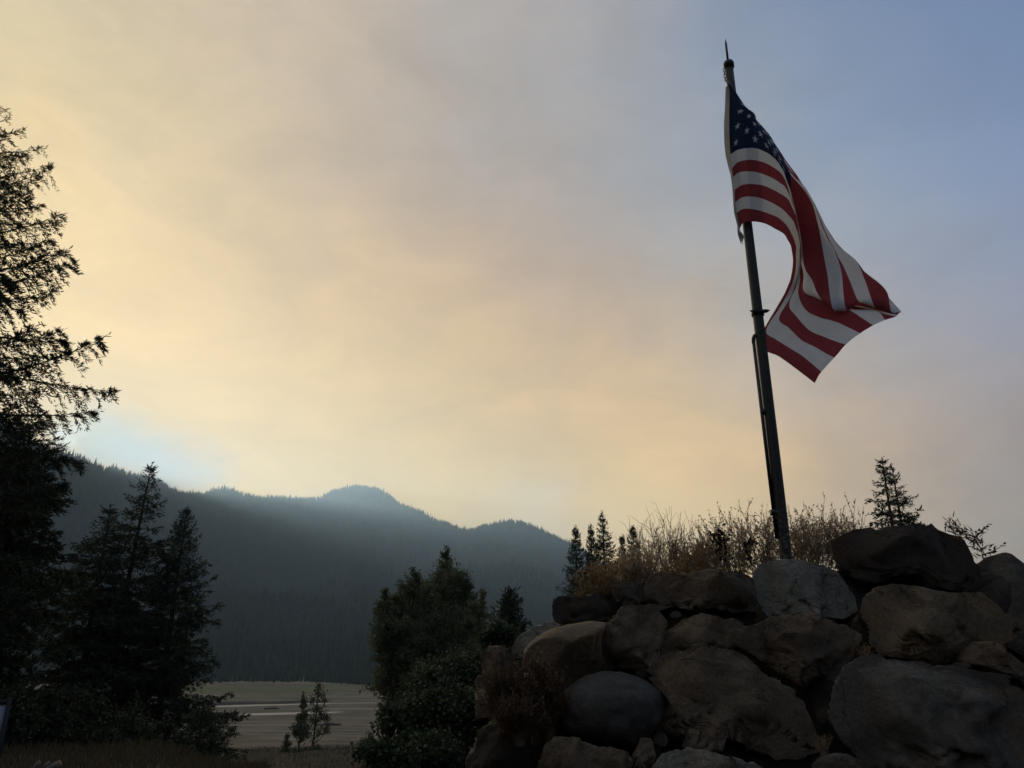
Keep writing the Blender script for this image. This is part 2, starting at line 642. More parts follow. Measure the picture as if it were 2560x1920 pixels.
# ------------------------------------------------------------------ far forest on the mountainsides
m_forest, g = newmat('far_conifers')
geo = g.n('ShaderNodeNewGeometry')
stand = g.noise(g.v('MULTIPLY', geo.outputs['Position'], (0.006, 0.006, 0.004)), 1.0, 5, 0.65)
cf = g.mix(geo.outputs['Random Per Island'], (0.012, 0.018, 0.012), (0.040, 0.050, 0.028))
surf(g, bsdf(g, g.mix(g.mapr(stand, 0.5, 0.66), cf, (0.036, 0.043, 0.026)), 0.9, 0.1))


def far_forest():
    rng = np.random.default_rng(11)
    az = np.radians(rng.uniform(-36, 16, 35000))
    el, D = ridge(az)
    sh = shore(az)
    t = rng.uniform(0, 1, len(az)) ** 0.75
    r = sh + 6 + t * (D - sh) * 1.01
    # extra trees along the skyline
    az2 = np.radians(rng.uniform(-36, 16, 3400))
    el2, D2 = ridge(az2)
    r2 = D2 - rng.uniform(0, 40, len(az2))
    az, r = np.concatenate((az, az2)), np.concatenate((r, r2))
    x, y = r * np.sin(az), r * np.cos(az)
    z = height(r, az)
    z = z + np.array([rough_far(a, b, c, d) for a, b, c, d in zip(x, y, r, az)])
    dens = np.array([mnoise.noise(Vector((a * 0.01, b * 0.01, 2.0))) for a, b in zip(x, y)])
    H = (14 + 10 * rng.uniform(0, 1, len(x)) ** 1.5 + 11 * dens) * np.where(rng.uniform(0, 1, len(x)) < 0.06, 1.35, 1.0)
    # ragged lower edge: scattered brush and young trees out on the shore
    azs = np.radians(rng.uniform(-34, 12, 1500))
    rs = shore(azs) + rng.normal(2, 16, 1500)
    xs_, ys_ = rs * np.sin(azs), rs * np.cos(azs)
    x, y, z = np.concatenate((x, xs_)), np.concatenate((y, ys_)), np.concatenate((z, np.maximum(height(rs, azs), LAKE) + 3.2))
    H = np.concatenate((H, rng.uniform(5.1, 11, 1500)))
    z[-1500:] -= 1.6
    edge = np.array([mnoise.noise(Vector((a * 0.012, b * 0.012, 9.0))) for a, b in zip(x, y)])
    edge[-1500:] = -1
    keep = (z > LAKE + 3.0 + 3.0 * np.maximum(edge, -0.3)) & (H > 5)
    keep[-1500:] = True
    x, y, z, H = x[keep], y[keep], z[keep], H[keep]
    n = len(x)
    W = H * rng.uniform(0.13, 0.22, n)
    ph = rng.uniform(0, 6.28, n)
    # each tree: two stacked ragged cones, 4 and 4 sided
    base = np.stack((x, y, z - 2), 1)
    V, F = [], []
    off = 0
    for (z0, z1, rr, rot) in ((0.08, 0.72, 1.0, 0.0), (0.42, 1.0, 0.62, 0.8)):
        ring = []
        for k in range(4):
            a = ph + rot + k * math.pi / 2
            rad = W * rr * rng.uniform(0.7, 1.2, n)
            ring.append(base + np.stack((np.cos(a) * rad, np.sin(a) * rad, H * z0), 1))
        apex = base + np.stack((rng.normal(0, .3, n), rng.normal(0, .3, n), H * z1 + 2), 1)
        blk = np.stack(ring + [apex], 1).reshape(-1, 3)
        i = np.arange(n)[:, None] * 5 + off
        for k in range(4):
            F.append(i + np.array((k, (k + 1) % 4, 4)))
        V.append(blk)
        off += len(blk)
    o = mesh_obj('forest', np.concatenate(V), np.concatenate(F), m_forest)
    tag(o, 'dark conifer forest covering the hazy mountainsides beyond the lake bed', 'forest', kind='stuff')


far_forest()

# ------------------------------------------------------------------ smoke haze in the valley
mb = MB()
mb.box((0, 0, 325.0), (4700, 4700, 360.0))
m_haze, g = newmat('thin_smoke')
pv = g.n('ShaderNodeVolumePrincipled')
pv.inputs['Color'].default_value = (0.45, 0.69, 1.0, 1)
pv.inputs['Density'].default_value = 0.00024
pv.inputs['Anisotropy'].default_value = 0.50
out = g.n('ShaderNodeOutputMaterial')
g.t.links.new(pv.outputs[0], out.inputs['Volume'])
haze = mb.build('haze', m_haze)
tag(haze, 'thin blue grey smoke haze hanging in the valley', 'haze', kind='stuff')

# ------------------------------------------------------------------ boulder mound
def rock_mat(name, c1, c2, c3, lichen=0.25, crack=0.5, warm=(0.12, 0.07, 0.03)):
    m, g = newmat(name)
    tc = g.n('ShaderNodeTexCoord')
    oi = g.n('ShaderNodeObjectInfo')
    v = g.v('ADD', tc.outputs['Object'], g.v('SCALE', oi.outputs['Location'], scale=3.7))
    big = g.noise(v, 1.7, 5, 0.55, dist=0.6)
    mid = g.noise(v, 6.0, 9, 0.74)
    fine = g.noise(v, 48.0, 6, 0.75)
    grit = g.noise(v, 170.0, 3, 0.7)
    col = g.mix(g.mapr(big, 0.42, 0.58), c1, c2)
    col = g.mix(g.mapr(mid, 0.45, 0.72), col, c3)
    stain = g.noise(g.v('ADD', v, (7.3, 1.1, 4.2)), 2.3, 5, 0.6, dist=1.0)
    col = g.mix(g.m('MULTIPLY', g.mapr(stain, 0.55, 0.72), 0.6), col, warm)
    li = g.noise(g.v('ADD', v, (2.1, 9.4, 3.3)), 9.0, 7, 0.75, dist=0.4)
    col = g.mix(g.m('MULTIPLY', g.mapr(li, 0.58, 0.70), lichen), col, (0.20, 0.19, 0.165))
    col = g.mix(g.m('MULTIPLY', g.mapr(fine, 0.38, 0.66), 0.75), col, g.mix(0.55, col, (0.02, 0.018, 0.016)))
    # cracks: thin dark lines, broken up
    vo = g.n('ShaderNodeTexVoronoi', feature='DISTANCE_TO_EDGE')
    g.put(vo.inputs['Vector'], g.v('ADD', v, g.v('SCALE', g.noise(v, 3.0, 5, 0.6, out=1), scale=0.55)))
    vo.inputs['Scale'].default_value = 2.4
    ck = g.m('MULTIPLY', g.m('SUBTRACT', 1.0, g.mapr(vo.outputs['Distance'], 0.002, 0.022)), g.mapr(big, 0.45, 0.6))
    ck = g.m('MULTIPLY', ck, crack * 0.45)
    col = g.mix(ck, col, (0.012, 0.011, 0.010))
    h = g.m('ADD', g.m('ADD', g.m('MULTIPLY', mid, 0.6), g.m('MULTIPLY', fine, 0.28)), g.m('MULTIPLY', grit, 0.08))
    h = g.m('SUBTRACT', h, g.m('MULTIPLY', ck, 0.5))
    surf(g, bsdf(g, col, 0.88, 0.25, bump=h, strength=1.0, dist=0.06))
    return m


M_ROCK = {
    'slate': rock_mat('slate_rock', (0.088, 0.082, 0.074), (0.050, 0.047, 0.044), (0.120, 0.112, 0.100), 0.6, 0.5, (0.10, 0.065, 0.035)),
    'grey': rock_mat('grey_rock', (0.348, 0.313, 0.252), (0.227, 0.206, 0.168), (0.397, 0.359, 0.286), 0.4, 0.9),
    'brown': rock_mat('brown_rock', (0.201, 0.146, 0.095), (0.121, 0.089, 0.061), (0.255, 0.191, 0.129), 0.35, 0.7, (0.218, 0.125, 0.057)),
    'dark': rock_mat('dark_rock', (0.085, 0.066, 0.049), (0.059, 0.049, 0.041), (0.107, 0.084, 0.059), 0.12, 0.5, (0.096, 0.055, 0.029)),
    'tan': rock_mat('tan_rock', (0.247, 0.177, 0.108), (0.175, 0.130, 0.082), (0.291, 0.220, 0.141), 0.3, 0.6, (0.307, 0.176, 0.068)),
    'blue': rock_mat('warm_grey_rock', (0.172, 0.149, 0.118), (0.090, 0.078, 0.064), (0.224, 0.196, 0.155), 0.7, 0.5, (0.230, 0.132, 0.052)),
}


def ico(sub):
    import bmesh
    bm = bmesh.new()
    bmesh.ops.create_icosphere(bm, subdivisions=sub, radius=1.0)
    V = np.array([v.co[:] for v in bm.verts])
    F = np.array([[v.index for v in f.verts] for f in bm.faces])
    bm.free()
    return V, F


ICO = {k: ico(k) for k in (3, 4, 5, 6)}


def boulder(name, px, Y, mat, depth=None, parent=None, seed=0, round_=0.6, facets=8, facet_depth=(0.55, 0.9), rough=1.0, sub=6, tilt=0.10, fplanes=(), frac=1.2):
    """a stone whose outline at distance Y is the pixel polygon; thick body, broken facets, worn edges.
    tilt leans the mid-plane back (metres of extra distance per metre of height)"""
    rng = np.random.default_rng(seed + 100)
    P = np.array([at_y(x, y, Y) for x, y in px])[:, [0, 2]]
    if depth is None:
        depth = 0.42 * math.sqrt(np.prod(P.max(0) - P.min(0)))
    P = np.array([at_y(x, y, Y - 0.2 * depth) for x, y in px])[:, [0, 2]]     # the widest girth lies in the front half
    # arc-length resample, centroid
    Q = np.vstack((P, P[:1]))
    seg = np.linalg.norm(np.diff(Q, axis=0), axis=1)
    s = np.concatenate(([0], np.cumsum(seg)))
    u = np.linspace(0, s[-1], 361)[:-1]
    C2 = np.stack((np.interp(u, s, Q[:, 0]), np.interp(u, s, Q[:, 1])), 1)
    lo, hi = C2.min(0), C2.max(0)
    cen = 0.5 * C2.mean(0) + 0.5 * (lo + hi) / 2
    ang = np.arctan2(C2[:, 1] - cen[1], C2[:, 0] - cen[0])
    rad = np.linalg.norm(C2 - cen, axis=1)
    o = np.argsort(ang)
    ang, rad = ang[o], rad[o]
    ang = np.concatenate((ang - 2 * math.pi, ang, ang + 2 * math.pi))
    rad = np.concatenate((rad, rad, rad))
    w, h = hi - lo
    size = math.sqrt(w * h)
    if depth is None:
        depth = 0.42 * size
    V, F = ICO[sub]
    rho = np.hypot(V[:, 0], V[:, 2])
    phi = np.arctan2(V[:, 2], V[:, 0])
    rr = np.interp(phi, ang, rad)
    e = round_ * (0.82 if round_ < 0.7 else 1.0)
    facets = facets + (1 if round_ < 0.7 else 0)
    inpl = np.clip(rho, 0, 1) ** e
    dep = np.sign(V[:, 1]) * np.abs(V[:, 1]) ** e
    p = np.stack((np.cos(phi) * rr * inpl, dep * depth, np.sin(phi) * rr * inpl), 1)
    p[:, [0, 2]] *= (1 - 0.42 * np.clip(p[:, 1] / depth, 0, 1))[:, None]
    # the side that shows: a few broad broken planes that meet in crisp edges
    if round_ < 0.7 and sub > 4:
        K = int(rng.integers(3, 5))
        a0 = rng.uniform(0, 6.28)
        ax, az_ = rng.uniform(-0.22, 0.22) * w, rng.uniform(-0.15, 0.2) * h
        for k in range(K):
            a = a0 + k * 2 * math.pi / K + rng.normal(0, 0.35)
            gm = rng.uniform(0.42, 1.0)
            gx, gz = gm * math.cos(a), gm * math.sin(a) * 0.75
            if gz < -0.18:
                gz = -0.18 + 0.25 * (gz + 0.18)
            pl = -depth * rng.uniform(0.74, 0.98) + gx * (p[:, 0] - ax) + gz * (p[:, 2] - az_)
            p[:, 1] = np.where(p[:, 1] < 0, np.minimum(np.maximum(p[:, 1], pl), np.maximum(p[:, 1], -0.12 * depth)), p[:, 1])
    # smaller chipped faces
    for k in range(facets):
        nrm = unit(np.array((rng.normal(0, 0.62), -abs(rng.normal(0.85, 0.25)), rng.normal(0.20, 0.38))))
        d = p @ nrm
        cut = d.max() * rng.uniform(facet_depth[0] - 0.05, facet_depth[1])
        over = np.clip(d - cut, 0, None)
        p[:, 1] = np.minimum(p[:, 1] + over / max(0.35, -nrm[1]) * 0.93, np.maximum(p[:, 1], -0.12 * depth))
    for (nx, ny, nz, fr) in fplanes:
        nrm = unit(np.array((nx, ny, nz)))
        d = p @ nrm
        over = np.clip(d - d.max() * fr, 0, None)
        p[:, 1] = np.minimum(p[:, 1] + over / max(0.35, -nrm[1]) * 0.97, np.maximum(p[:, 1], -0.12 * depth))
    # worn, pitted surface
    nv = unit(p / np.array((w / 2 + .01, depth, h / 2 + .01)))
    sd = rng.uniform(0, 50)
    amp = size * rough
    dsp = np.empty(len(p))
    for i, q in enumerate(p):
        v = Vector(q)
        fr_ = 0.0
        a = mnoise.noise((v * (2.2 / size)) + Vector((sd, 0, 0)))
        b = mnoise.ridged_multi_fractal(v * (4.5 / size) + Vector((0, sd, 0)), 0.9, 2.2, 4, 1.0, 2.0)
        c = mnoise.fractal(v * 16.0 + Vector((0, 0, sd)), 0.8, 2.1, 3)
        if round_ < 0.7 and sub > 3:
            for (kq, am) in ((2.5, 0.42), (6.0, 0.30)):
                qv = v * (kq / size) + Vector((sd, 2 * sd, 0)) + 0.18 * mnoise.noise_vector(v * (kq * 1.7 / size))
                c0 = mnoise.voronoi(qv)[1][0]
                rd = mnoise.cell_vector(c0 * 7.31) - Vector((0.5, 0.5, 0.5))
                fr_ += frac * am * size / kq * ((rd.dot(qv - c0)) * 1.3 + 0.30 * (mnoise.cell(c0 * 5.17 + Vector((3, 1, 2)))))
        dsp[i] = fr_ + amp * (0.016 * a - 0.030 * (b - 1.0)) + 0.010 * c * rough
    dsp -= dsp.mean()
    edge = 0.30 + 0.70 * np.clip(-nv[:, 1], 0, 1)           # keep the outline, roughen the faces
    p = p + nv * (dsp * edge)[:, None]
    p[:, 1] += tilt * p[:, 2]
    loc = np.array((cen[0], Y, cen[1]))
    ob = mesh_obj(name, p, F, mat, parent, smooth=True)
    ob.location = tuple(loc)
    return ob


mound = empty('boulder_mound', (2.2, 5.4, 0))
tag(mound, 'mound of large stacked boulders around the foot of the flagpole', 'boulder mound')
MI = -np.array(mound.location)


ROCKS = [
    # polygon, Y, material, options
    ('R1', [(1882, 1452), (1890, 1425), (1906, 1408), (1945, 1396), (1990, 1397), (2051, 1408), (2093, 1423), (2115, 1450), (2140, 1490), (2146, 1530), (2110, 1548), (2051, 1540), (1960, 1540), (1924, 1547), (1905, 1525), (1890, 1490)],
     5.50, 'grey', dict(sub=5, frac=0.5, round_=0.62, facets=3, depth=0.30, fplanes=((0.85, -0.5, -0.15, 0.42), (-0.1, -1, 0.05, 0.8))), 'light grey cracked boulder in front of the flagpole foot'),
    ('R2', [(2084, 1351), (2123, 1339), (2159, 1328), (2195, 1316), (2219, 1306), (2274, 1307), (2305, 1307), (2322, 1316), (2364, 1327), (2412, 1342), (2430, 1357), (2442, 1381), (2455, 1417), (2462, 1465), (2420, 1478), (2322, 1464), (2271, 1452), (2201, 1456), (2153, 1453), (2117, 1437), (2099, 1417), (2090, 1387)],
     5.62, 'dark', dict(sub=5, round_=0.5, facets=3, depth=0.36, fplanes=((0.55, -0.85, 0.05, 0.62), (-0.35, -0.95, -0.05, 0.72))), 'big dark brown boulder crowning the mound'),
    ('R3', [(2435, 1425), (2460, 1403), (2485, 1390), (2515, 1381), (2532, 1386), (2550, 1399), (2600, 1440), (2650, 1520), (2655, 1610), (2560, 1640), (2490, 1570), (2445, 1490)],
     5.85, 'blue', dict(sub=5, round_=0.7, facets=4, depth=0.33), 'blue grey boulder at the right edge behind the dark one'),
    ('R4', [(2160, 1490), (2183, 1477), (2216, 1467), (2247, 1464), (2292, 1467), (2337, 1470), (2412, 1476), (2467, 1482), (2491, 1497), (2521, 1524), (2540, 1560), (2530, 1600), (2497, 1612), (2440, 1612), (2418, 1632), (2394, 1651), (2328, 1654), (2231, 1641), (2201, 1634), (2180, 1610), (2178, 1574), (2162, 1543)],
     5.25, 'tan', dict(round_=0.55, facets=5, depth=0.33, fplanes=((0.45, -0.9, 0.1, 0.75), (-0.5, -0.85, 0.1, 0.8))), None),
    ('R5', [(2415, 1625), (2440, 1606), (2473, 1602), (2500, 1618), (2560, 1652), (2610, 1690), (2600, 1722), (2540, 1708), (2440, 1668), (2402, 1655)],
     5.12, 'brown', dict(round_=0.6, facets=3, depth=0.22, sub=5), None),
    ('R5b', [(2508, 1608), (2545, 1585), (2610, 1570), (2660, 1600), (2660, 1680), (2600, 1680), (2560, 1648)],
     5.45, 'blue', dict(round_=0.6, facets=3, depth=0.25, sub=5), None),
    ('R6', [(2082, 1795), (2089, 1747), (2102, 1706), (2116, 1689), (2144, 1668), (2195, 1648), (2236, 1646), (2315, 1658), (2384, 1668), (2453, 1679), (2522, 1692), (2580, 1712), (2660, 1770), (2690, 1880), (2640, 1990), (2480, 2030), (2320, 2000), (2226, 1935), (2144, 1888), (2109, 1854)],
     4.82, 'blue', dict(round_=0.66, facets=3, depth=0.42, rough=1.15, fplanes=((0.15, -0.8, 0.55, 0.72), (-0.75, -0.65, 0.0, 0.78)), frac=0.9), 'largest boulder of the mound with a rust stain, lower right'),
    ('R7', [(1834, 1593), (1845, 1576), (1882, 1562), (1927, 1548), (1965, 1543), (2020, 1538), (2068, 1540), (2092, 1552), (2130, 1560), (2152, 1575), (2154, 1603), (2140, 1640), (2122, 1668), (2106, 1698), (1992, 1702), (1965, 1694), (1931, 1674), (1893, 1650), (1858, 1626), (1838, 1617)],
     5.15, 'brown', dict(round_=0.5, facets=8, depth=0.30, rough=1.7, fplanes=((-0.75, -0.65, 0.0, 0.62), (0.4, -0.8, -0.45, 0.7))), None),
    ('R8', [(1625, 1680), (1640, 1655), (1654, 1642), (1682, 1631), (1739, 1633), (1793, 1623), (1825, 1623), (1862, 1631), (1903, 1661), (1944, 1692), (1986, 1712), (2001, 1737), (2022, 1748), (2030, 1768), (2038, 1809), (2050, 1854), (2050, 1878), (2006, 1886), (1965, 1892), (1931, 1884), (1852, 1864), (1800, 1852), (1793, 1860), (1745, 1857), (1704, 1845), (1657, 1842), (1638, 1834), (1641, 1816), (1660, 1785), (1676, 1759), (1662, 1734), (1644, 1715)],
     4.88, 'brown', dict(round_=0.45, facets=7, depth=0.34, rough=1.3, facet_depth=(0.6, 0.9), fplanes=((-0.25, -1, 0.12, 0.7), (0.5, -0.85, 0.25, 0.66))), 'big angular brown boulder below the middle of the mound'),
    ('R9', [(1629, 1609), (1654, 1583), (1682, 1571), (1711, 1551), (1755, 1533), (1800, 1535), (1850, 1552), (1870, 1590), (1855, 1624), (1793, 1632), (1739, 1640), (1698, 1640), (1662, 1645), (1645, 1632)],
     5.28, 'tan', dict(sub=5, round_=0.55, facets=5, depth=0.26, fplanes=((-0.3, -0.8, 0.5, 0.6),)), 'tan boulder with a lichen yellowed upper edge'),
    ('R10', [(1616, 1466), (1620, 1447), (1634, 1434), (1676, 1431), (1732, 1430), (1816, 1431), (1873, 1434), (1888, 1441), (1890, 1466), (1896, 1503), (1885, 1527), (1856, 1525), (1788, 1530), (1746, 1530), (1704, 1516), (1648, 1513), (1631, 1505), (1620, 1489)],
     5.50, 'brown', dict(sub=5, round_=0.42, facets=4, depth=0.32, facet_depth=(0.72, 0.93), fplanes=((-0.6, -0.8, -0.1, 0.75), (0.25, -0.9, -0.4, 0.78))), 'flat topped brown slab left of the pale boulder'),
    ('R11', [(1533, 1466), (1553, 1460), (1615, 1454), (1622, 1480), (1632, 1505), (1592, 1516), (1553, 1520), (1536, 1494)],
     5.58, 'dark', dict(round_=0.5, facets=4, depth=0.2, sub=5), None),
    ('R12', [(1382, 1514), (1385, 1503), (1396, 1493), (1446, 1489), (1536, 1485), (1550, 1511), (1540, 1535), (1514, 1556), (1452, 1560), (1396, 1566), (1380, 1540)],
     5.60, 'dark', dict(round_=0.48, facets=4, depth=0.27, sub=5), None),
    ('R13', [(1497, 1600), (1508, 1570), (1540, 1547), (1546, 1525), (1559, 1515), (1587, 1510), (1628, 1513), (1650, 1535), (1672, 1560), (1660, 1590), (1645, 1612), (1652, 1642), (1628, 1668), (1556, 1674), (1533, 1668), (1508, 1657), (1496, 1627)],
     5.22, 'brown', dict(sub=5, round_=0.55, facets=6, depth=0.28, rough=1.5, fplanes=((0.15, -0.9, 0.4, 0.7), (-0.1, -0.8, -0.6, 0.75))), 'rough brown boulder with a whitish worn top'),
    ('R14', [(1308, 1630), (1320, 1612), (1337, 1595), (1375, 1573), (1419, 1560), (1476, 1552), (1522, 1556), (1512, 1575), (1503, 1600), (1503, 1635), (1515, 1660), (1536, 1672), (1476, 1692), (1429, 1712), (1390, 1728), (1340, 1715), (1305, 1670)],
     5.20, 'tan', dict(sub=5, round_=0.72, facets=1, depth=0.31, rough=0.45, fplanes=((0.35, -0.75, -0.6, 0.62),)), 'smooth rounded tan boulder above the brown weeds'),
    ('R15', [(1380, 1775), (1383, 1758), (1407, 1730), (1445, 1701), (1476, 1687), (1514, 1677), (1556, 1679), (1597, 1692), (1628, 1707), (1650, 1724), (1668, 1753), (1662, 1785), (1643, 1818), (1621, 1838), (1586, 1875), (1555, 1876), (1492, 1862), (1445, 1855), (1397, 1838), (1381, 1806)],
     4.92, 'slate', dict(sub=5, round_=0.82, facets=1, facet_depth=(0.85, 0.95), depth=0.34, rough=0.9), 'smooth round dark grey boulder beside the brown weeds'),
    ('R16', [(1200, 1830), (1255, 1791), (1325, 1792), (1366, 1811), (1392, 1837), (1372, 1853), (1355, 1888), (1347, 1915), (1340, 1990), (1180, 1990), (1165, 1900)],
     4.86, 'dark', dict(round_=0.5, facets=5, depth=0.3, sub=5), None),
    ('R17', [(1345, 1905), (1362, 1861), (1388, 1846), (1435, 1850), (1492, 1864), (1574, 1884), (1582, 1902), (1575, 1940), (1560, 1990), (1340, 1990)],
     4.55, 'tan', dict(round_=0.42, facets=5, depth=0.25, sub=5, facet_depth=(0.7, 0.92)), None),
    ('R18', [(1581, 1888), (1603, 1845), (1631, 1848), (1637, 1880), (1625, 1910), (1595, 1925)],
     4.62, 'brown', dict(round_=0.55, facets=3, depth=0.1, sub=5), None),
    ('R19', [(1640, 1915), (1663, 1882), (1730, 1877), (1793, 1884), (1856, 1903), (1910, 1925), (1910, 2000), (1640, 2000)],
     4.52, 'grey', dict(round_=0.5, facets=5, depth=0.28, sub=5), None),
    ('R20', [(2040, 1915), (2062, 1895), (2098, 1884), (2145, 1893), (2195, 1925), (2200, 2000), (2040, 2000)],
     4.55, 'blue', dict(round_=0.6, facets=4, depth=0.2, sub=5), None),
    ('R21', [(1278, 1620), (1299, 1589), (1337, 1563), (1378, 1554), (1400, 1562), (1390, 1590), (1360, 1625), (1310, 1645), (1285, 1645)],
     5.45, 'grey', dict(round_=0.55, facets=6, depth=0.2, sub=5, rough=1.5), None),
    ('R22', [(1200, 1660), (1207, 1636), (1223, 1617), (1255, 1614), (1275, 1628), (1300, 1670), (1295, 1715), (1215, 1715)],
     5.40, 'brown', dict(round_=0.55, facets=5, depth=0.2, sub=5), None),
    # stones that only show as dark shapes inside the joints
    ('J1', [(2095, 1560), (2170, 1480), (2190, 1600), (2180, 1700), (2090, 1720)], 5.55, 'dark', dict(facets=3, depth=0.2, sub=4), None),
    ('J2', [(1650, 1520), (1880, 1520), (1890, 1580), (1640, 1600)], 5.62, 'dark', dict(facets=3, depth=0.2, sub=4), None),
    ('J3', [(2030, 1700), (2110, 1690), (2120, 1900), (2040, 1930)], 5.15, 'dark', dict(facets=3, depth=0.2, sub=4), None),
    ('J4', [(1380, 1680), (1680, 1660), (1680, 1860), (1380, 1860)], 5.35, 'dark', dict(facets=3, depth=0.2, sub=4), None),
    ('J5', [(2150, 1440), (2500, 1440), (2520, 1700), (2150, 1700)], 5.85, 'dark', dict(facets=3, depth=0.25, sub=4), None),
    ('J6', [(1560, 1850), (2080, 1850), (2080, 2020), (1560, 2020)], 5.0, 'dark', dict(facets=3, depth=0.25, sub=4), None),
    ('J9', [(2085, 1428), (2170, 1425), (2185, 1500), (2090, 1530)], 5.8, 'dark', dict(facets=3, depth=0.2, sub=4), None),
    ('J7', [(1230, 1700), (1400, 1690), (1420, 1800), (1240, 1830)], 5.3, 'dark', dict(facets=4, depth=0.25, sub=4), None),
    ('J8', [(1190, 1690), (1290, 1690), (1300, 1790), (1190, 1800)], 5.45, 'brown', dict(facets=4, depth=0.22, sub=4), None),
    # the mound goes on to the right of the picture
    ('K1', [(2660, 1480), (2760, 1430), (2880, 1470), (2930, 1580), (2860, 1660), (2700, 1660)], 6.0, 'brown', dict(facets=5, depth=0.35, sub=5), None),
    ('K2', [(2620, 1660), (2760, 1640), (2920, 1680), (2960, 1800), (2860, 1900), (2690, 1880)], 5.4, 'grey', dict(facets=5, depth=0.4, sub=5), None),
]
# small stones wedged into the joints
_rw = np.random.default_rng(77)
for (x, y, w, h, Y, mk) in ((1640, 1520, 26, 16, 5.42, 'brown'), (1690, 1538, 20, 12, 5.4, 'dark'), (1885, 1545, 24, 16, 5.36, 'brown'), (2150, 1560, 22, 30, 5.3, 'dark'),
                            (2120, 1700, 24, 18, 5.05, 'dark'), (2070, 1720, 26, 30, 5.0, 'brown'), (2060, 1790, 20, 34, 4.98, 'dark'), (1640, 1650, 16, 18, 5.12, 'tan'),
                            (1610, 1680, 26, 14, 5.12, 'dark'), (1500, 1672, 20, 12, 5.1, 'brown'), (1650, 1850, 20, 20, 4.72, 'dark'), 
                            (1590, 1880, 18, 16, 4.7, 'brown'), (2400, 1665, 26, 10, 5.0, 'dark'), (1530, 1530, 22, 14, 5.45, 'brown'),
                            (1330, 1760, 26, 26, 5.05, 'brown'), (1365, 1740, 18, 18, 5.05, 'dark'), (1345, 1850, 16, 14, 4.75, 'brown'), (2140, 1460, 18, 14, 5.45, 'brown')):
    a_ = np.arange(7) * 2 * math.pi / 7 + _rw.uniform(0, 1)
    poly_ = [(x + w * math.cos(q) * _rw.uniform(.7, 1.1), y + h * math.sin(q) * _rw.uniform(.7, 1.1)) for q in a_]
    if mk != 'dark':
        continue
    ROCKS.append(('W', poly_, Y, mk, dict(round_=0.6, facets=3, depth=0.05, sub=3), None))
for i, (nm, poly, Y, mk, opt, lab) in enumerate(ROCKS):
    b = boulder('wedge_stone' if nm == 'W' else 'boulder', poly, Y, M_ROCK[mk], parent=mound, seed=i, **opt)
    b.location = tuple(np.array(b.location) + MI)
    if lab:
        b['label'] = lab

# earth fill behind and under the stones
m_soil, g = newmat('mound_soil')
tc = g.n('ShaderNodeTexCoord')
n2 = g.noise(tc.outputs['Object'], 6.0, 8, 0.7)
surf(g, bsdf(g, g.mix(n2, (0.03, 0.024, 0.017), (0.075, 0.058, 0.038)), 0.95, 0.1, bump=n2, strength=0.9, dist=0.06))


def mound_z(x, y):
    # plateau of about 2.1 m that leans against the stones
    front = np.interp(x, [-1.0, 0.2, 1.0, 2.2, 4.0, 6.0], [6.0, 5.5, 5.5, 5.55, 5.75, 6.4])
    t = sstep(y, front - 0.55, front + 0.55)
    b = 1 - sstep(y, 9.0, 14.0)
    l = sstep(x, -1.3, 0.5)
    r_ = 1 - sstep(x, 5.2, 8.5)
    top = np.interp(x, [0, 0.6, 1.0, 1.6, 2.2, 3.2, 4.2], [1.55, 1.9, 2.02, 2.12, 2.15, 2.3, 2.2])
    return top * t * b * l * r_


xs = np.linspace(-2.0, 9.0, 90)
ys = np.linspace(4.6, 15.0, 80)
V = []
for yv in ys:
    for xv in xs:
        z = float(mound_z(np.array(xv), np.array(yv)))
        V.append((xv, yv, z - 0.06 + 0.05 * fbm(xv * 1.3, yv * 1.3, 4.4) * min(1, z + .2)))
ii = np.arange(len(xs) * len(ys)).reshape(len(ys), len(xs))
F = np.stack((ii[:-1, :-1], ii[:-1, 1:], ii[1:, 1:], ii[1:, :-1]), -1).reshape(-1, 4)
tag(mesh_obj('earth_mound', V, F, m_soil, smooth=True), kind='structure')

# ------------------------------------------------------------------ flagpole
DP = 6.2                                     # horizontal distance of the pole
pb = at_d(1966, 1400, DP)
PX, PY = pb[0], pb[1]
m_pole, g = newmat('dark_painted_steel')
tc = g.n('ShaderNodeTexCoord')
nz = g.noise(g.v('MULTIPLY', tc.outputs['Object'], (1, 1, 0.2)), 18.0, 6, 0.7)
ws = g.noise(tc.outputs['Object'], 40.0, 5, 0.7)
pc = g.mix(g.mapr(nz, 0.35, 0.7), (0.012, 0.016, 0.016), (0.026, 0.029, 0.026))
sepo = g.n('ShaderNodeSeparateXYZ')
g.put(sepo.inputs[0], tc.outputs['Object'])
low = g.m('SUBTRACT', 1.0, g.mapr(sepo.outputs['Z'], 2.3, 2.9))
flake = g.m('MULTIPLY', g.mapr(ws, 0.5, 0.6), g.m('ADD', 0.08, g.m('MULTIPLY', low, 0.75)))
pc = g.mix(flake, pc, (0.17, 0.13, 0.085))
surf(g, bsdf(g, pc, 0.55, 0.4, bump=nz, strength=0.15, dist=0.004))
m_steel, g = newmat('weathered_steel')
surf(g, bsdf(g, (0.09, 0.09, 0.088), 0.5, 0.5, metal=0.6))


def pole_z(px, py):
    d = ray(px, py)
    return EYE + d[2] * (math.hypot(PX, PY) / math.hypot(d[0], d[1]))


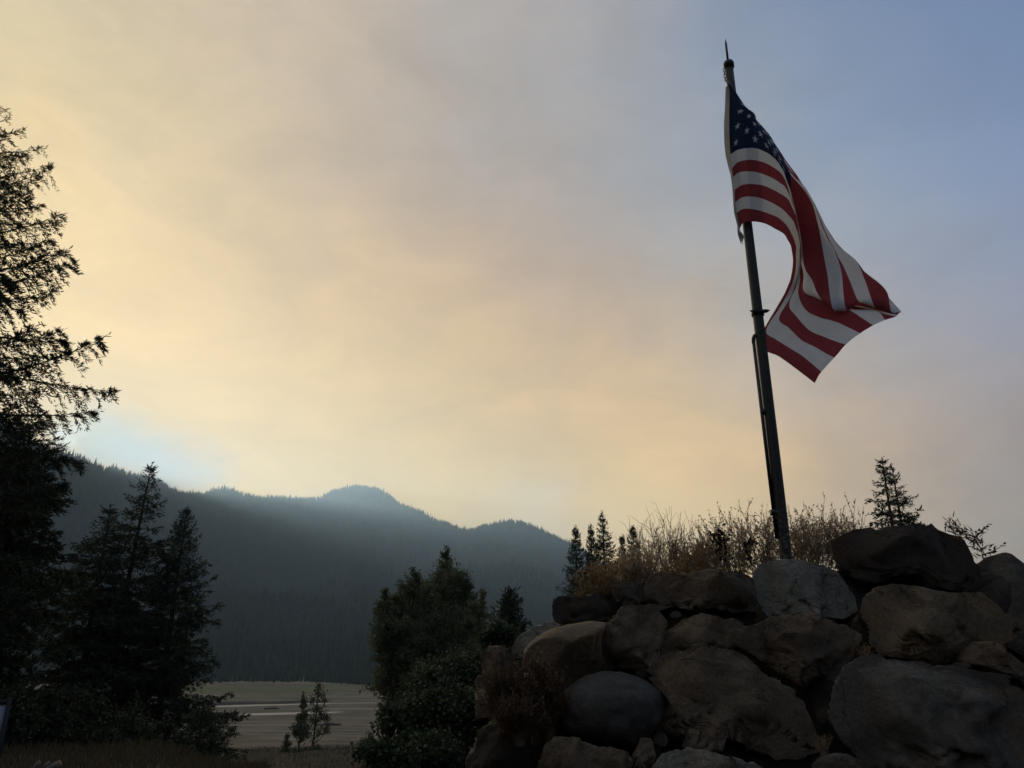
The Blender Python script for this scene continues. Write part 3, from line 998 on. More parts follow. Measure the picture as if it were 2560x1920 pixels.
ZTOP = pole_z(1818, 166)
pole = empty('flagpole', (PX, PY, 0))
tag(pole, 'dark green black steel flagpole rising from the boulder mound', 'flagpole')
RP = 0.044
mb = MB()
zz = np.array([0.4, 2.0, 3.2, 4.4, 5.6, ZTOP])
mb.tube([(0, 0, z) for z in zz], [0.046, 0.045, 0.0445, 0.042, 0.039, 0.037], 20)
mb.build('shaft', m_pole, pole, True)
mb = MB()
mb.tube([(0, 0, ZTOP - 0.02), (0, 0, ZTOP + 0.03), (0, 0, ZTOP + 0.045), (0, 0, ZTOP + 0.055)], [0.047, 0.049, 0.042, 0.02], 20)
cap = mb.build('cap', m_pole, pole, True)
mb = MB()
ZS = pole_z(1815, 97)
mb.tube([(-0.004, 0, ZTOP + 0.04), (-0.004, 0, ZTOP + (ZS - ZTOP) * 0.85), (-0.004, 0, ZTOP + (ZS - ZTOP) * 0.87), (-0.004, 0, ZS)], [0.0115, 0.0095, 0.0075, 0.001], 10)
mb.build('spike', m_pole, pole, True)
# chain beside the cap: six links
mb = MB()
zc = pole_z(1812, 192)
for k in range(4):
    c0 = np.array((-0.053, -0.012, zc + 0.055 - k * 0.036))
    a = np.linspace(0, 2 * math.pi, 13)
    w = 0.011
    ring = np.stack((np.cos(a) * w * (k % 2 == 0) + 0 * a, np.cos(a) * w * (k % 2 == 1), np.sin(a) * 0.023), 1)
    mb.tube(c0 + ring, 0.0035, 5, False)
mb.build('chain', m_steel, pole)
# cleat plate across the pole
za = pole_z(1893, 786)
mb = MB()
k = np.array([-1.0, -0.55, 0.55, 1.0])
prof = [(-0.082, 0.012), (-0.05, -0.018), (0.062, -0.006), (0.088, 0.014), (0.055, 0.022), (-0.045, 0.006)]
v = [(x, y, za + z) for y in (-0.056, -0.044) for x, z in prof]
n6 = 6
f = [(0, i, i + 1) for i in range(1, 5)] + [(6, 6 + i + 1, 6 + i) for i in range(1, 5)]
for i in range(6):
    j = (i + 1) % 6
    f += [(i, 6 + j, j), (i, 6 + i, 6 + j)]
mb.add(v, f)
mb.tube([(0, 0, za - 0.012), (0, 0, za + 0.012)], 0.052, 18)
mb.build('cleat', m_pole, pole)
# slender hoisting pipe clamped to the left side
z1, z0 = pole_z(1888, 858), pole_z(1937, 1288)
mb = MB()
mb.tube([(-0.064, -0.008, z1), (-0.061, -0.008, z1 - 0.8), (-0.055, -0.01, z1 - 1.6), (-0.052, -0.012, z0)], [0.013, 0.0135, 0.014, 0.015], 10)
pipe = mb.build('halyard_pipe', m_pole, pole, True)
mb = MB()
mb.tube([(-0.066, -0.008, z1 - 0.01), (-0.062, -0.008, z1 + 0.035), (-0.048, -0.006, z1 + 0.06), (-0.03, -0.004, z1 + 0.062)], 0.015, 8)
mb.build('elbow', m_pole, pipe, True)
mb = MB()
mb.box((-0.035, -0.008, z1 - 0.60), (0.035, 0.018, 0.022))
mb.build('clamp', m_pole, pipe)
mb = MB()
mb.box((-0.045, -0.010, z0 + 0.015), (0.036, 0.02, 0.02))
mb.tube([(-0.075, -0.025, z0 + 0.02), (-0.075, -0.04, z0 + 0.02)], 0.008, 6)
mb.build('bracket', m_pole, pipe)

# ------------------------------------------------------------------ the flag
# rows of the cloth: s = seam between stripes (0 top edge ... 13 bottom edge);
# each knot is (distance along the fly in hoist units, photo x, photo y, depth beside the pole in metres)
FROWS = {
    0: [(0, 1823, 215, -.055), (.03, 1838, 228, -.04), (.07, 1858, 260, .03), (.30, 1880, 298, .10), (.50, 1906, 334, .22), (.70, 1940, 390, .34), (.90, 1985, 470, .46), (1.10, 2035, 560, .52), (1.30, 2110, 655, .50), (1.45, 2175, 715, .45), (1.60, 2243, 776, .40)],
    1: [(0, 1824, 232, -.07), (.03, 1840, 236, -.055), (.07, 1862, 264, .01), (.30, 1884, 300, .07), (.50, 1915, 336, .17), (.70, 1952, 388, .29), (.90, 2005, 470, .40), (1.10, 2062, 575, .47), (1.30, 2138, 662, .46), (1.45, 2200, 722, .42), (1.60, 2250, 774, .38)],
    2: [(0, 1824, 251, -.085), (.035, 1843, 251, -.075), (.075, 1865, 268, -.01), (.30, 1890, 301, .04), (.50, 1922, 340, .13), (.70, 1962, 396, .24), (.90, 2018, 482, .34), (1.10, 2085, 606, .42), (1.30, 2168, 684, .42), (1.42, 2219, 735, .38), (1.50, 2227, 778, .34), (1.60, 2253, 779, .36)],
    3: [(0, 1823, 274, -.095), (.045, 1846, 268, -.09), (.10, 1869, 274, -.04), (.28, 1896, 306, .01), (.44, 1922, 342, .08), (.62, 1955, 392, .18), (.85, 2018, 486, .28), (1.08, 2092, 614, .36), (1.25, 2143, 655, .36), (1.36, 2166, 705, .32), (1.46, 2187, 768, .28), (1.52, 2200, 764, .36), (1.60, 2250, 781, .37)],
    4: [(0, 1823, 300, -.10), (.06, 1846, 290, -.10), (.14, 1870, 286, -.07), (.28, 1898, 311, -.02), (.42, 1925, 348, .05), (.60, 1960, 404, .14), (.85, 2028, 502, .23), (1.05, 2076, 606, .31), (1.20, 2100, 652, .30), (1.32, 2125, 701, .27), (1.44, 2150, 756, .24), (1.50, 2165, 748, .34), (1.60, 2247, 784, .36)],
    5: [(0, 1823, 329, -.10), (.10, 1854, 314, -.10), (.20, 1880, 309, -.07), (.30, 1904, 327, -.03), (.40, 1926, 356, .01), (.58, 1962, 412, .10), (.82, 2030, 506, .19), (1.02, 2066, 586, .26), (1.14, 2086, 628, .26), (1.26, 2102, 674, .24), (1.40, 2118, 776, .20), (1.47, 2134, 764, .31), (1.60, 2244, 787, .35)],
    6: [(0, 1824, 358, -.10), (.10, 1850, 343, -.105), (.22, 1886, 339, -.08), (.32, 1914, 358, -.045), (.42, 1936, 386, -.01), (.56, 1962, 420, .06), (.80, 2028, 504, .15), (.95, 2046, 566, .20), (1.10, 2058, 630, .21), (1.22, 2068, 684, .20), (1.36, 2087, 778, .16), (1.43, 2108, 764, .28), (1.60, 2240, 791, .34)],
    7: [(0, 1826, 386, -.095), (.10, 1846, 374, -.105), (.22, 1886, 371, -.08), (.32, 1920, 384, -.04), (.42, 1946, 408, .02), (.55, 1966, 446, .10), (.70, 1990, 530, .20), (.85, 2004, 610, .26), (1.00, 2012, 672, .28), (1.10, 2030, 700, .25), (1.20, 2042, 730, .22), (1.30, 2062, 758, .22), (1.42, 2128, 770, .28), (1.52, 2193, 778, .30), (1.60, 2213, 800, .30)],
    8: [(0, 1830, 420, -.085), (.10, 1848, 404, -.10), (.22, 1886, 400, -.08), (.34, 1928, 415, -.03), (.45, 1957, 441, .04), (.58, 1978, 488, .14), (.72, 1994, 556, .25), (.86, 2004, 622, .33), (1.00, 2008, 690, .36), (1.10, 2010, 728, .33), (1.20, 2040, 744, .28), (1.32, 2080, 762, .25), (1.42, 2121, 774, .23), (1.52, 2152, 793, .21), (1.60, 2183, 813, .20)],
    9: [(0, 1832, 443, -.08), (.10, 1850, 430, -.095), (.22, 1890, 430, -.08), (.34, 1930, 444, -.03), (.46, 1962, 468, .05), (.60, 1983, 512, .17), (.74, 1997, 576, .29), (.88, 2003, 640, .39), (1.00, 2000, 700, .42), (1.10, 1996, 737, .38), (1.20, 2012, 772, .32), (1.32, 2046, 792, .26), (1.44, 2090, 805, .20), (1.60, 2151, 833, .14)],
    10: [(0, 1836, 475, -.075), (.10, 1856, 462, -.09), (.22, 1894, 461, -.08), (.34, 1934, 474, -.03), (.46, 1966, 495, .06), (.60, 1988, 532, .19), (.74, 1999, 590, .33), (.88, 2001, 652, .43), (1.00, 1990, 718, .45), (1.10, 1973, 763, .40), (1.20, 1992, 792, .32), (1.32, 2024, 826, .24), (1.44, 2062, 842, .17), (1.60, 2115, 863, .09)],
    11: [(0, 1838, 506, -.07), (.10, 1856, 493, -.085), (.22, 1896, 494, -.075), (.34, 1938, 511, -.02), (.46, 1968, 534, .07), (.60, 1989, 566, .21), (.74, 1999, 610, .36), (.88, 1997, 668, .46), (1.00, 1980, 738, .47), (1.10, 1948, 796, .40), (1.20, 1972, 820, .32), (1.32, 2004, 850, .23), (1.44, 2040, 869, .15), (1.60, 2086, 895, .05)],
    12: [(0, 1842, 531, -.065), (.10, 1860, 522, -.08), (.22, 1898, 526, -.07), (.34, 1938, 541, -.01), (.46, 1966, 562, .08), (.60, 1985, 596, .23), (.74, 1992, 640, .38), (.88, 1984, 700, .48), (1.00, 1955, 760, .47), (1.10, 1916, 826, .38), (1.20, 1938, 848, .31), (1.32, 1972, 869, .22), (1.44, 2008, 892, .13), (1.60, 2053, 929, .02)],
    13: [(0, 1850, 570, -.06), (.09, 1860, 556, -.075), (.22, 1904, 557, -.06), (.34, 1940, 573, .0), (.46, 1965, 590, .09), (.58, 1979, 618, .22), (.72, 1981, 672, .38), (.86, 1962, 734, .47), (.98, 1926, 792, .45), (1.06, 1902, 836, .37), (1.14, 1906, 868, .31), (1.30, 1950, 893, .22), (1.44, 1990, 922, .13), (1.60, 2037, 958, .02)],
}


def crom(x, X, Y):
    """smooth interpolation through knots (monotone tangents keep folds crisp)"""
    X, Y = np.asarray(X, float), np.asarray(Y, float)
    m = np.gradient(Y, X, axis=0)
    i = np.clip(np.searchsorted(X, x) - 1, 0, len(X) - 2)
    h = (X[i + 1] - X[i])[:, None]
    t = ((x - X[i]) / h[:, 0])[:, None]
    return ((2 * t ** 3 - 3 * t ** 2 + 1) * Y[i] + (t ** 3 - 2 * t ** 2 + t) * h * m[i] + (-2 * t ** 3 + 3 * t ** 2) * Y[i + 1] + (t ** 3 - t ** 2) * h * m[i + 1])


NU, NS = 97, 6
UU = np.linspace(0, 1.6, NU)
ROWP = np.zeros((14, NU, 3))
for s_, kn in FROWS.items():
    kn = np.array(kn)
    q = crom(UU, kn[:, 0], kn[:, 1:])
    for i in range(NU):
        d = ray(q[i, 0], q[i, 1])
        ROWP[s_, i] = np.array((0, 0, EYE)) + d * ((DP + q[i, 2]) / math.hypot(d[0], d[1]))
SS = np.linspace(0, 13, 13 * NS + 1)
CL = np.zeros((len(SS), NU, 3))
for i in range(NU):
    CL[:, i] = crom(SS, np.arange(14.0), ROWP[:, i])
# small ripples and wrinkles of the cloth
_nu = np.gradient(CL, axis=1)
_ns = np.gradient(CL, axis=0)
NRM = unit(np.cross(_nu, _ns))
for a in range(len(SS)):
    for b in range(NU):
        u_, s_ = UU[b], SS[a] / 13
        k = min(1.0, u_ * 3) * 0.013
        CL[a, b] += NRM[a, b] * k * (mnoise.noise(Vector((u_ * 5 + s_ * 3, s_ * 4 - u_ * 2, 3.3))) + 0.6 * mnoise.noise(Vector((u_ * 13 - s_ * 9, s_ * 10 + u_ * 4, 8.3))) + 0.22 * mnoise.noise(Vector((u_ * 34 - s_ * 20, s_ * 16 + u_ * 9, 1.3))))
_nu = np.gradient(CL, axis=1)
_ns = np.gradient(CL, axis=0)
NRM = unit(np.cross(_nu, _ns))


def cloth_mat(name, col, dirt=0.15):
    m, g = newmat(name)
    tc = g.n('ShaderNodeTexCoord')
    nz = g.noise(tc.outputs['Object'], 9.0, 6, 0.65)
    weave = g.noise(tc.outputs['Object'], 420.0, 2, 0.5)
    c = g.mix(g.m('MULTIPLY', g.mapr(nz, 0.4, 0.75), dirt), col, tuple(q * 0.55 for q in col))
    d = bsdf(g, c, 0.85, 0.15, bump=weave, strength=0.25, dist=0.002)
    t = g.n('ShaderNodeBsdfTranslucent')
    g.put(t.inputs[0], c)
    mx = g.n('ShaderNodeMixShader')
    mx.inputs[0].default_value = 0.28
    g.t.links.new(d, mx.inputs[1])
    g.t.links.new(t.outputs[0], mx.inputs[2])
    surf(g, mx.outputs[0])
    return m


m_red = cloth_mat('red_cloth', (0.25, 0.042, 0.052))
m_white = cloth_mat('white_cloth', (0.66, 0.67, 0.69))
m_navy = cloth_mat('navy_cloth', (0.014, 0.024, 0.062))
m_star = cloth_mat('star_cloth', (0.70, 0.70, 0.70))
m_canvas = cloth_mat('canvas_header', (0.34, 0.335, 0.32))

flag = empty('flag', (PX, PY, 0))
tag(flag, 'weathered United States flag with stars and stripes folding in the breeze on the flagpole', 'flag')
FO = np.array((PX, PY, 0))
CANTON_U = 0.62


def cloth_patch(name, s0, s1, u0, u1, mat, parent=flag, lift=0.0):
    a0, a1 = int(round(s0 * NS)), int(round(s1 * NS))
    bs = [i for i in range(NU) if u0 - 1e-6 <= UU[i] <= u1 + 1e-6]
    blk = (CL + NRM * lift)[a0:a1 + 1][:, bs]
    n, m = blk.shape[:2]
    ii = np.arange(n * m).reshape(n, m)
    F = np.stack((ii[:-1, :-1], ii[:-1, 1:], ii[1:, 1:], ii[1:, :-1]), -1).reshape(-1, 4)
    return mesh_obj(name, blk.reshape(-1, 3) - FO, F, mat, parent, smooth=True)


ub = min(UU, key=lambda q: abs(q - CANTON_U))
for k in range(13):
    cloth_patch('stripe', k, k + 1, ub if k < 7 else 0.0, 1.6, m_red if k % 2 == 0 else m_white)
canton = cloth_patch('canton', 0, 7, 0.0, ub, m_navy)


def cloth_at(u, s, side):
    fi, fj = s * NS, u / 1.6 * (NU - 1)
    i, j = min(int(fi), len(SS) - 2), min(int(fj), NU - 2)
    a, b = fi - i, fj - j
    w = ((1 - a) * (1 - b), (1 - a) * b, a * (1 - b), a * b)
    p = w[0] * CL[i, j] + w[1] * CL[i, j + 1] + w[2] * CL[i + 1, j] + w[3] * CL[i + 1, j + 1]
    n = w[0] * NRM[i, j] + w[1] * NRM[i, j + 1] + w[2] * NRM[i + 1, j] + w[3] * NRM[i + 1, j + 1]
    return p + n * side


# fifty appliqued stars, in rows of six and five, a hair proud of the cloth on both faces
for row in range(9):
    for col in range(6 if row % 2 == 0 else 5):
        s0 = (row + 1) / 10 * 7
        u0 = ((.065, .225, .32, .40, .47, .535) if row % 2 == 0 else (.155, .275, .36, .435, .50))[col]
        mb = MB()
        for side in (-0.0016, 0.0016):
            v = [cloth_at(u0, s0, side)]
            for q in range(10):
                rr = 0.026 if q % 2 == 0 else 0.0105
                a = math.pi / 2 + q * math.pi / 5
                v.append(cloth_at(np.clip(u0 + rr * math.cos(a), 0, ub), np.clip(s0 - rr * math.sin(a) * 13, 0, 7), side))
            mb.add(np.array(v) - FO, [(0, 1 + q, 1 + (q + 1) % 10) for q in range(10)])
        mb.build('star', m_star, canton)

# canvas header sewn along the hoist
HL = [(1814, 217), (1813, 245), (1812, 275), (1810, 305), (1810, 333), (1811, 362), (1814, 389), (1820, 415), (1827, 440), (1831, 475), (1833, 509), (1835, 532), (1841, 556), (1849, 590)]
HR = [tuple(FROWS[s_][0][1:3]) for s_ in range(14)]
v, f = [], []
for k in range(14):
    for q, (pt, dd) in enumerate(((HL[k], -0.03), (((HL[k][0] + HR[k][0]) / 2, (HL[k][1] + HR[k][1]) / 2), -0.065), (HR[k], FROWS[k][0][3]))):
        d = ray(*pt)
        v.append(np.array((0, 0, EYE)) + d * ((DP + dd - 0.001) / math.hypot(d[0], d[1])) - FO)
for k in range(13):
    for q in range(2):
        a = k * 3 + q
        f.append((a, a + 1, a + 4, a + 3))
header = mesh_obj('header', np.array(v), np.array(f), m_canvas, flag, smooth=True)
# frayed lower hoist corner
mb = MB()
for k, (x, y, x2, y2) in enumerate(((1846, 572, 1857, 614), (1850, 575, 1858, 606), (1843, 565, 1853, 612), (1853, 580, 1860, 600))):
    a, b = at_d(x, y, DP - 0.06), at_d(x2, y2, DP - 0.05)
    mb.kites([a], [unit(b - a)], np.linalg.norm(b - a), 0.012, [(1, 0, 0)])
mb.V = [q - FO for q in mb.V]
mb.build('frayed_corner', m_canvas, flag)
# knotted tie that holds the header to the chain
mb = MB()
a, b = at_d(1812, 200, DP - 0.05) - FO, at_d(1824, 216, DP - 0.055) - FO
mb.tube([a, (a + b) / 2 + np.array((0.008, -0.01, 0)), b], [0.006, 0.014, 0.016], 7)
mb.tube([b, b + np.array((0.02, 0, 0.012)), b + np.array((0.01, 0.0, 0.03))], [0.012, 0.01, 0.004], 6)
mb.build('tie', m_canvas, flag)

# ------------------------------------------------------------------ trees
m_bark = wood_mat('conifer_bark', (0.030, 0.024, 0.018), (0.07, 0.055, 0.042), 10.0)
m_twig = wood_mat('shrub_twig', (0.10, 0.070, 0.045), (0.16, 0.115, 0.075), 14.0)
m_needle = leaf_mat('fir_needles', (0.016, 0.026, 0.012), (0.040, 0.052, 0.022), 0.18)
m_needle2 = leaf_mat('young_fir_needles', (0.026, 0.040, 0.018), (0.055, 0.070, 0.032), 0.2)
m_pine = leaf_mat('pine_needles', (0.022, 0.036, 0.020), (0.045, 0.062, 0.032), 0.2)
m_leaf = leaf_mat('cottonwood_leaves', (0.058, 0.072, 0.034), (0.125, 0.138, 0.066), 0.42)
m_brush = leaf_mat('dark_brush_leaves', (0.022, 0.028, 0.013), (0.052, 0.058, 0.027), 0.25)
m_leaf2 = leaf_mat('shore_tree_leaves', (0.070, 0.078, 0.040), (0.12, 0.125, 0.065), 0.35)


def conifer(name, base, H, RC, label, group=None, seed=0, crown0=0.1, dh=0.42, per=5, tuft=(0.17, 0.030), bl_step=0.16,
            droop=0.22, up=0.12, el_top=35, el_low=-8, power=0.85, mat=None, gap=0.0, azr=None, trunk_r=None, lean=(0, 0), hang=0.35, dens=1.0, fan=3, blmax=9.0, skirt=1.0):
    rng = np.random.default_rng(seed)
    t = tag(empty(name, tuple(base)), label, 'tree', group)
    tr = trunk_r or H * 0.014 + 0.03
    zt = np.linspace(-0.4, H, 14)
    k = np.clip(zt / H, 0, 1)
    wob = np.stack((lean[0] * k ** 2 + 0.02 * H * 0.1 * np.sin(k * 5 + seed), lean[1] * k ** 2 + 0 * k, zt), 1)
    mb = MB()
    mb.tube(wob, tr * (1 - k) ** 0.9 + 0.008, 8)
    cr = MB()

    def axis(z):
        return np.array([np.interp(z, zt, wob[:, 0]), np.interp(z, zt, wob[:, 1]), z])

    z = crown0 * H
    while z < H * 0.985:
        f = max(0.0, (z / H - crown0) / (1 - crown0))
        nb = max(3, int(round(per * (1.0 if f < 0.85 else 0.8))))
        a0 = rng.uniform(0, 6.28)
        for j in range(nb):
            if rng.uniform() < gap:
                continue
            a = a0 + j * 2 * math.pi / nb + rng.normal(0, 0.25)
            if azr is not None and not (azr[0] < (math.degrees(a) % 360) < azr[1] or azr[0] < (math.degrees(a) % 360) + 360 < azr[1]) and rng.uniform() < 0.9:
                continue
            prof = (1 - f) ** power * (0.55 + 0.45 * min(1, (f + 0.10) / 0.25))
            L = RC * prof * rng.uniform(0.62, 1.18) + 0.06
            L *= float(np.interp(f, [0, 0.3, 0.43, 1], [skirt, skirt, 1, 1]))
            el = R(el_low + (el_top - el_low) * f ** 1.6 + rng.normal(0, 6))
            zz = z + rng.uniform(-0.5, 0.5) * dh
            p0 = axis(min(zz, H * 0.98))
            dh_ = np.array((math.cos(a), math.sin(a), 0.0))
            sd = np.array((-math.sin(a), math.cos(a), 0.0))
            dr = droop * rng.uniform(0.7, 1.3)
            upt = up * rng.uniform(0.5, 1.4)

            def bp(q):
                q = np.asarray(q)[..., None]
                return p0 + dh_ * (L * q * math.cos(el)) + np.array((0, 0, 1.0)) * (L * (q * math.sin(el) - dr * q ** 2 * (1 - 0.5 * f) + upt * q ** 4)) + sd * (0.05 * L * np.sin(q * 3 + a * 7))
            qs = np.linspace(0, 1, 6)
            mb.tube(bp(qs), np.linspace(max(0.006, 0.011 * L + 0.004), 0.003, 6), 3, False)
            # side branchlets
            n = max(4, int(L / bl_step * dens))
            q0 = np.clip((np.arange(n) + rng.uniform(0, 1, n)) / n, 0.10 if L < 1.2 else 0.16, 0.95)
            side = np.where(np.arange(n) % 2 == 0, 1.0, -1.0)
            st = bp(q0)
            fw = unit(bp(np.clip(q0 + 0.02, 0, 1.02)) - bp(q0 - 0.02))
            ba = np.radians(rng.uniform(35, 70, n))
            bl = (0.40 * (1 - q0) * L * rng.uniform(0.5, 1.15, n) + rng.uniform(0.10, 0.28, n) * min(1.0, L))
            bl = np.minimum(bl, blmax * rng.uniform(0.7, 1.2, n))
            bd = unit(fw * np.cos(ba)[:, None] + sd * (side * np.sin(ba))[:, None] + np.array((0, 0, 1.0)) * rng.normal(-0.10, 0.22, n)[:, None])
            m = max(3, int(math.ceil(bl.mean() / (tuft[0] * 0.42))))
            q = (np.arange(m) + 0.5) / m
            pos = st[:, None] + bd[:, None] * (bl[:, None] * q)[..., None]
            pos[..., 2] -= hang * bl[:, None] * q ** 2
            pos = np.repeat(pos.reshape(-1, 3), fan, 0)
            N = len(pos)
            pos = pos + rng.normal(0, tuft[0] * 0.16, (N, 3))
            tang = np.repeat(np.repeat(bd, m, 0), fan, 0)
            rnd = unit(rng.normal(0, 1, (N, 3)))
            perp = unit(np.cross(tang, rnd))
            spread = np.radians(rng.uniform(8, 55, N))
            d = unit(tang * np.cos(spread)[:, None] + perp * np.sin(spread)[:, None] + np.array((0, 0, -0.10)))
            s2 = unit(np.cross(d, rnd))
            ts = 0.5 + 0.5 * min(1.0, (1 - f) * 3.0)
            cr.kites(pos, d, ts * tuft[0] * rng.uniform(0.6, 1.25, N), ts * tuft[1] * rng.uniform(0.7, 1.3, N), s2)
            # along the main branch itself
            nq = max(3, int(L * (1 - 0.2) / (tuft[0] * 0.45)))
            qq = np.linspace(0.2, 1.0, nq)
            pp = bp(qq)
            tg = unit(bp(np.clip(qq + .02, 0, 1.05)) - bp(qq - .02))
            rnd = unit(rng.normal(0, 1, (nq, 3)))
            d = unit(tg + 0.5 * unit(np.cross(tg, rnd)))
            cr.kites(pp, d, tuft[0] * 1.1, tuft[1] * 1.1, unit(np.cross(d, rnd)))
        z += dh * rng.uniform(0.75, 1.25) * (0.65 + 0.6 * (1 - f))
    # leader
    n = max(8, int(H * 0.16 / 0.05))
    zz = np.linspace(H * 0.86, H * 1.0, n)
    pp = np.array([axis(q) for q in zz])
    rnd = unit(np.concatenate((rng.normal(0, 1, (n, 2)), rng.uniform(0.5, 1.4, (n, 1))), 1))
    cr.kites(pp, rnd, tuft[0] * 0.9, tuft[1], unit(np.cross(rnd, rng.normal(0, 1, (n, 3)))))
    mb.build('trunk', m_bark, t, True)
    cr.build('crown', mat or m_needle, t)
    return t


def base_at(px, py, D, z=None):
    """stand a tree under photo column px whose top shows at (px, py); returns base point and height"""
    top = at_d(px, py, D)
    zb = ground_z(top[0], top[1]) if z is None else z
    return np.array((top[0], top[1], zb)), top[2] - zb


# tall fir cut by the left edge
top = at_d(-255, 900, 21.0)
bx = np.array((top[0], top[1], ground_z(top[0], top[1])))
conifer('fir_tree', bx, 15.4, 6.0, 'very tall dark fir cut off by the left edge, its branches against the sky', 'conifers on the left bank', seed=6, crown0=0.05, dh=0.36, per=10,
        tuft=(0.125, 0.0125), bl_step=0.10, droop=0.14, up=0.13, el_top=28, el_low=-4, power=0.60, hang=0.7, trunk_r=0.33, fan=4, azr=(222, 398), blmax=1.1, skirt=0.78)
b, H = base_at(52, 1050, 25.0)
conifer('fir_tree', b, H, 2.1, 'dark fir with a bare lower trunk beside the leftmost tall fir', 'conifers on the left bank', seed=8, crown0=0.16, dh=0.28, per=9,
        tuft=(0.16, 0.020), bl_step=0.11, power=0.30, droop=0.3, el_low=-12, fan=5)
b, H = base_at(278, 1264, 31.0)
conifer('fir_tree', b, H, 3.0, 'fir with a blunt top, left of the tallest of the three middle firs', 'conifers on the left bank', seed=14, crown0=0.10, dh=0.34, per=7,
        tuft=(0.18, 0.024), bl_step=0.125, power=0.85, droop=0.26, gap=0.08, fan=3, el_low=-10, el_top=12)
b, H = base_at(364, 1160, 32.0)
conifer('fir_tree', b, H, 3.2, 'tallest of the three middle firs, with a thin crooked tip', 'conifers on the left bank', seed=21, crown0=0.10, dh=0.42, per=7,
        tuft=(0.18, 0.024), bl_step=0.125, power=0.92, gap=0.1, fan=3, droop=0.22, up=0.2, el_low=-10, el_top=28, lean=(0.22, 0))
b, H = base_at(468, 1272, 31.0)
conifer('fir_tree', b, H, 2.9, 'slender fir on the right of the three middle firs', 'conifers on the left bank', seed=32, crown0=0.08, dh=0.32, per=7,
        tuft=(0.17, 0.022), bl_step=0.125, power=0.92, gap=0.08, fan=3, droop=0.16, up=0.18, el_low=-8, el_top=50)
b, H = base_at(508, 1772, 22.0)
conifer('fir_sapling', b - np.array((0, 0, 0.5)), H + 0.5, 1.15, 'young bushy fir sapling at the foot of the slender fir', 'conifers on the left bank', seed=41, crown0=0.05, dh=0.16, per=6,
        tuft=(0.10, 0.012), bl_step=0.07, power=0.8, droop=0.05, up=0.1, el_low=10, el_top=55, mat=m_needle2)

# firs behind the mound
for i, (px, py, D, RC, lab, pw) in enumerate((
        (1438, 1316, 44.0, 2.3, 'narrow dark fir leftmost of the group behind the mound', 1.0),
        (1476, 1311, 47.0, 1.7, 'thin fir directly left of the tallest fir behind the mound', 1.0),
        (1506, 1279, 46.0, 3.0, 'tallest dark fir of the group behind the mound', 1.0),
        (1582, 1314, 50.0, 2.1, 'fir standing alone right of the group, behind the bare shrub', 0.8),
        (1555, 1338, 52.0, 1.6, 'smallest fir tip showing between two larger firs behind the mound', 0.9))):
    b, H = base_at(px, py, D, z=-2.5)
    conifer('fir_tree', b, H, RC, lab, 'firs behind the mound', seed=60 + i, crown0=0.12, dh=0.34, per=7, tuft=(0.19, 0.026), bl_step=0.14, fan=3, gap=0.06, power=pw, droop=0.16, up=0.2, el_low=-6, el_top=38)
b, H = base_at(2204, 1144, 26.0, z=0.0)
conifer('fir_tree', b, H, 2.2, 'dark fir with two tops rising behind the crowning boulder', 'firs behind the mound', seed=77, crown0=0.05, dh=0.33, per=7, tuft=(0.13, 0.019), bl_step=0.11, fan=4,
        power=0.95, droop=0.2, up=0.16, el_low=-6, el_top=14, gap=0.09)
b, H = base_at(2224, 1163, 26.6, z=0.0)
conifer('fir_tree', b + np.array((0.05, 0, 0)), H, 1.7, 'second fir leaning close against the two topped fir on its right', 'firs behind the mound', seed=79, crown0=0.05, dh=0.36, per=5, tuft=(0.13, 0.018), bl_step=0.11, fan=3,
        power=0.85, droop=0.2, up=0.16, el_low=-6, el_top=16, gap=0.12)
# small pine between the broadleaf trees and the mound
b, H = base_at(1275, 1484, 21.0)
conifer('pine_tree', b, H, 0.95, 'small dense young pine between the broadleaf trees and the boulders', seed=88, crown0=0.15, dh=0.20, per=6, tuft=(0.17, 0.022), bl_step=0.10,
        power=0.6, droop=-0.1, up=0.25, el_low=20, el_top=60, mat=m_pine, hang=0.0)


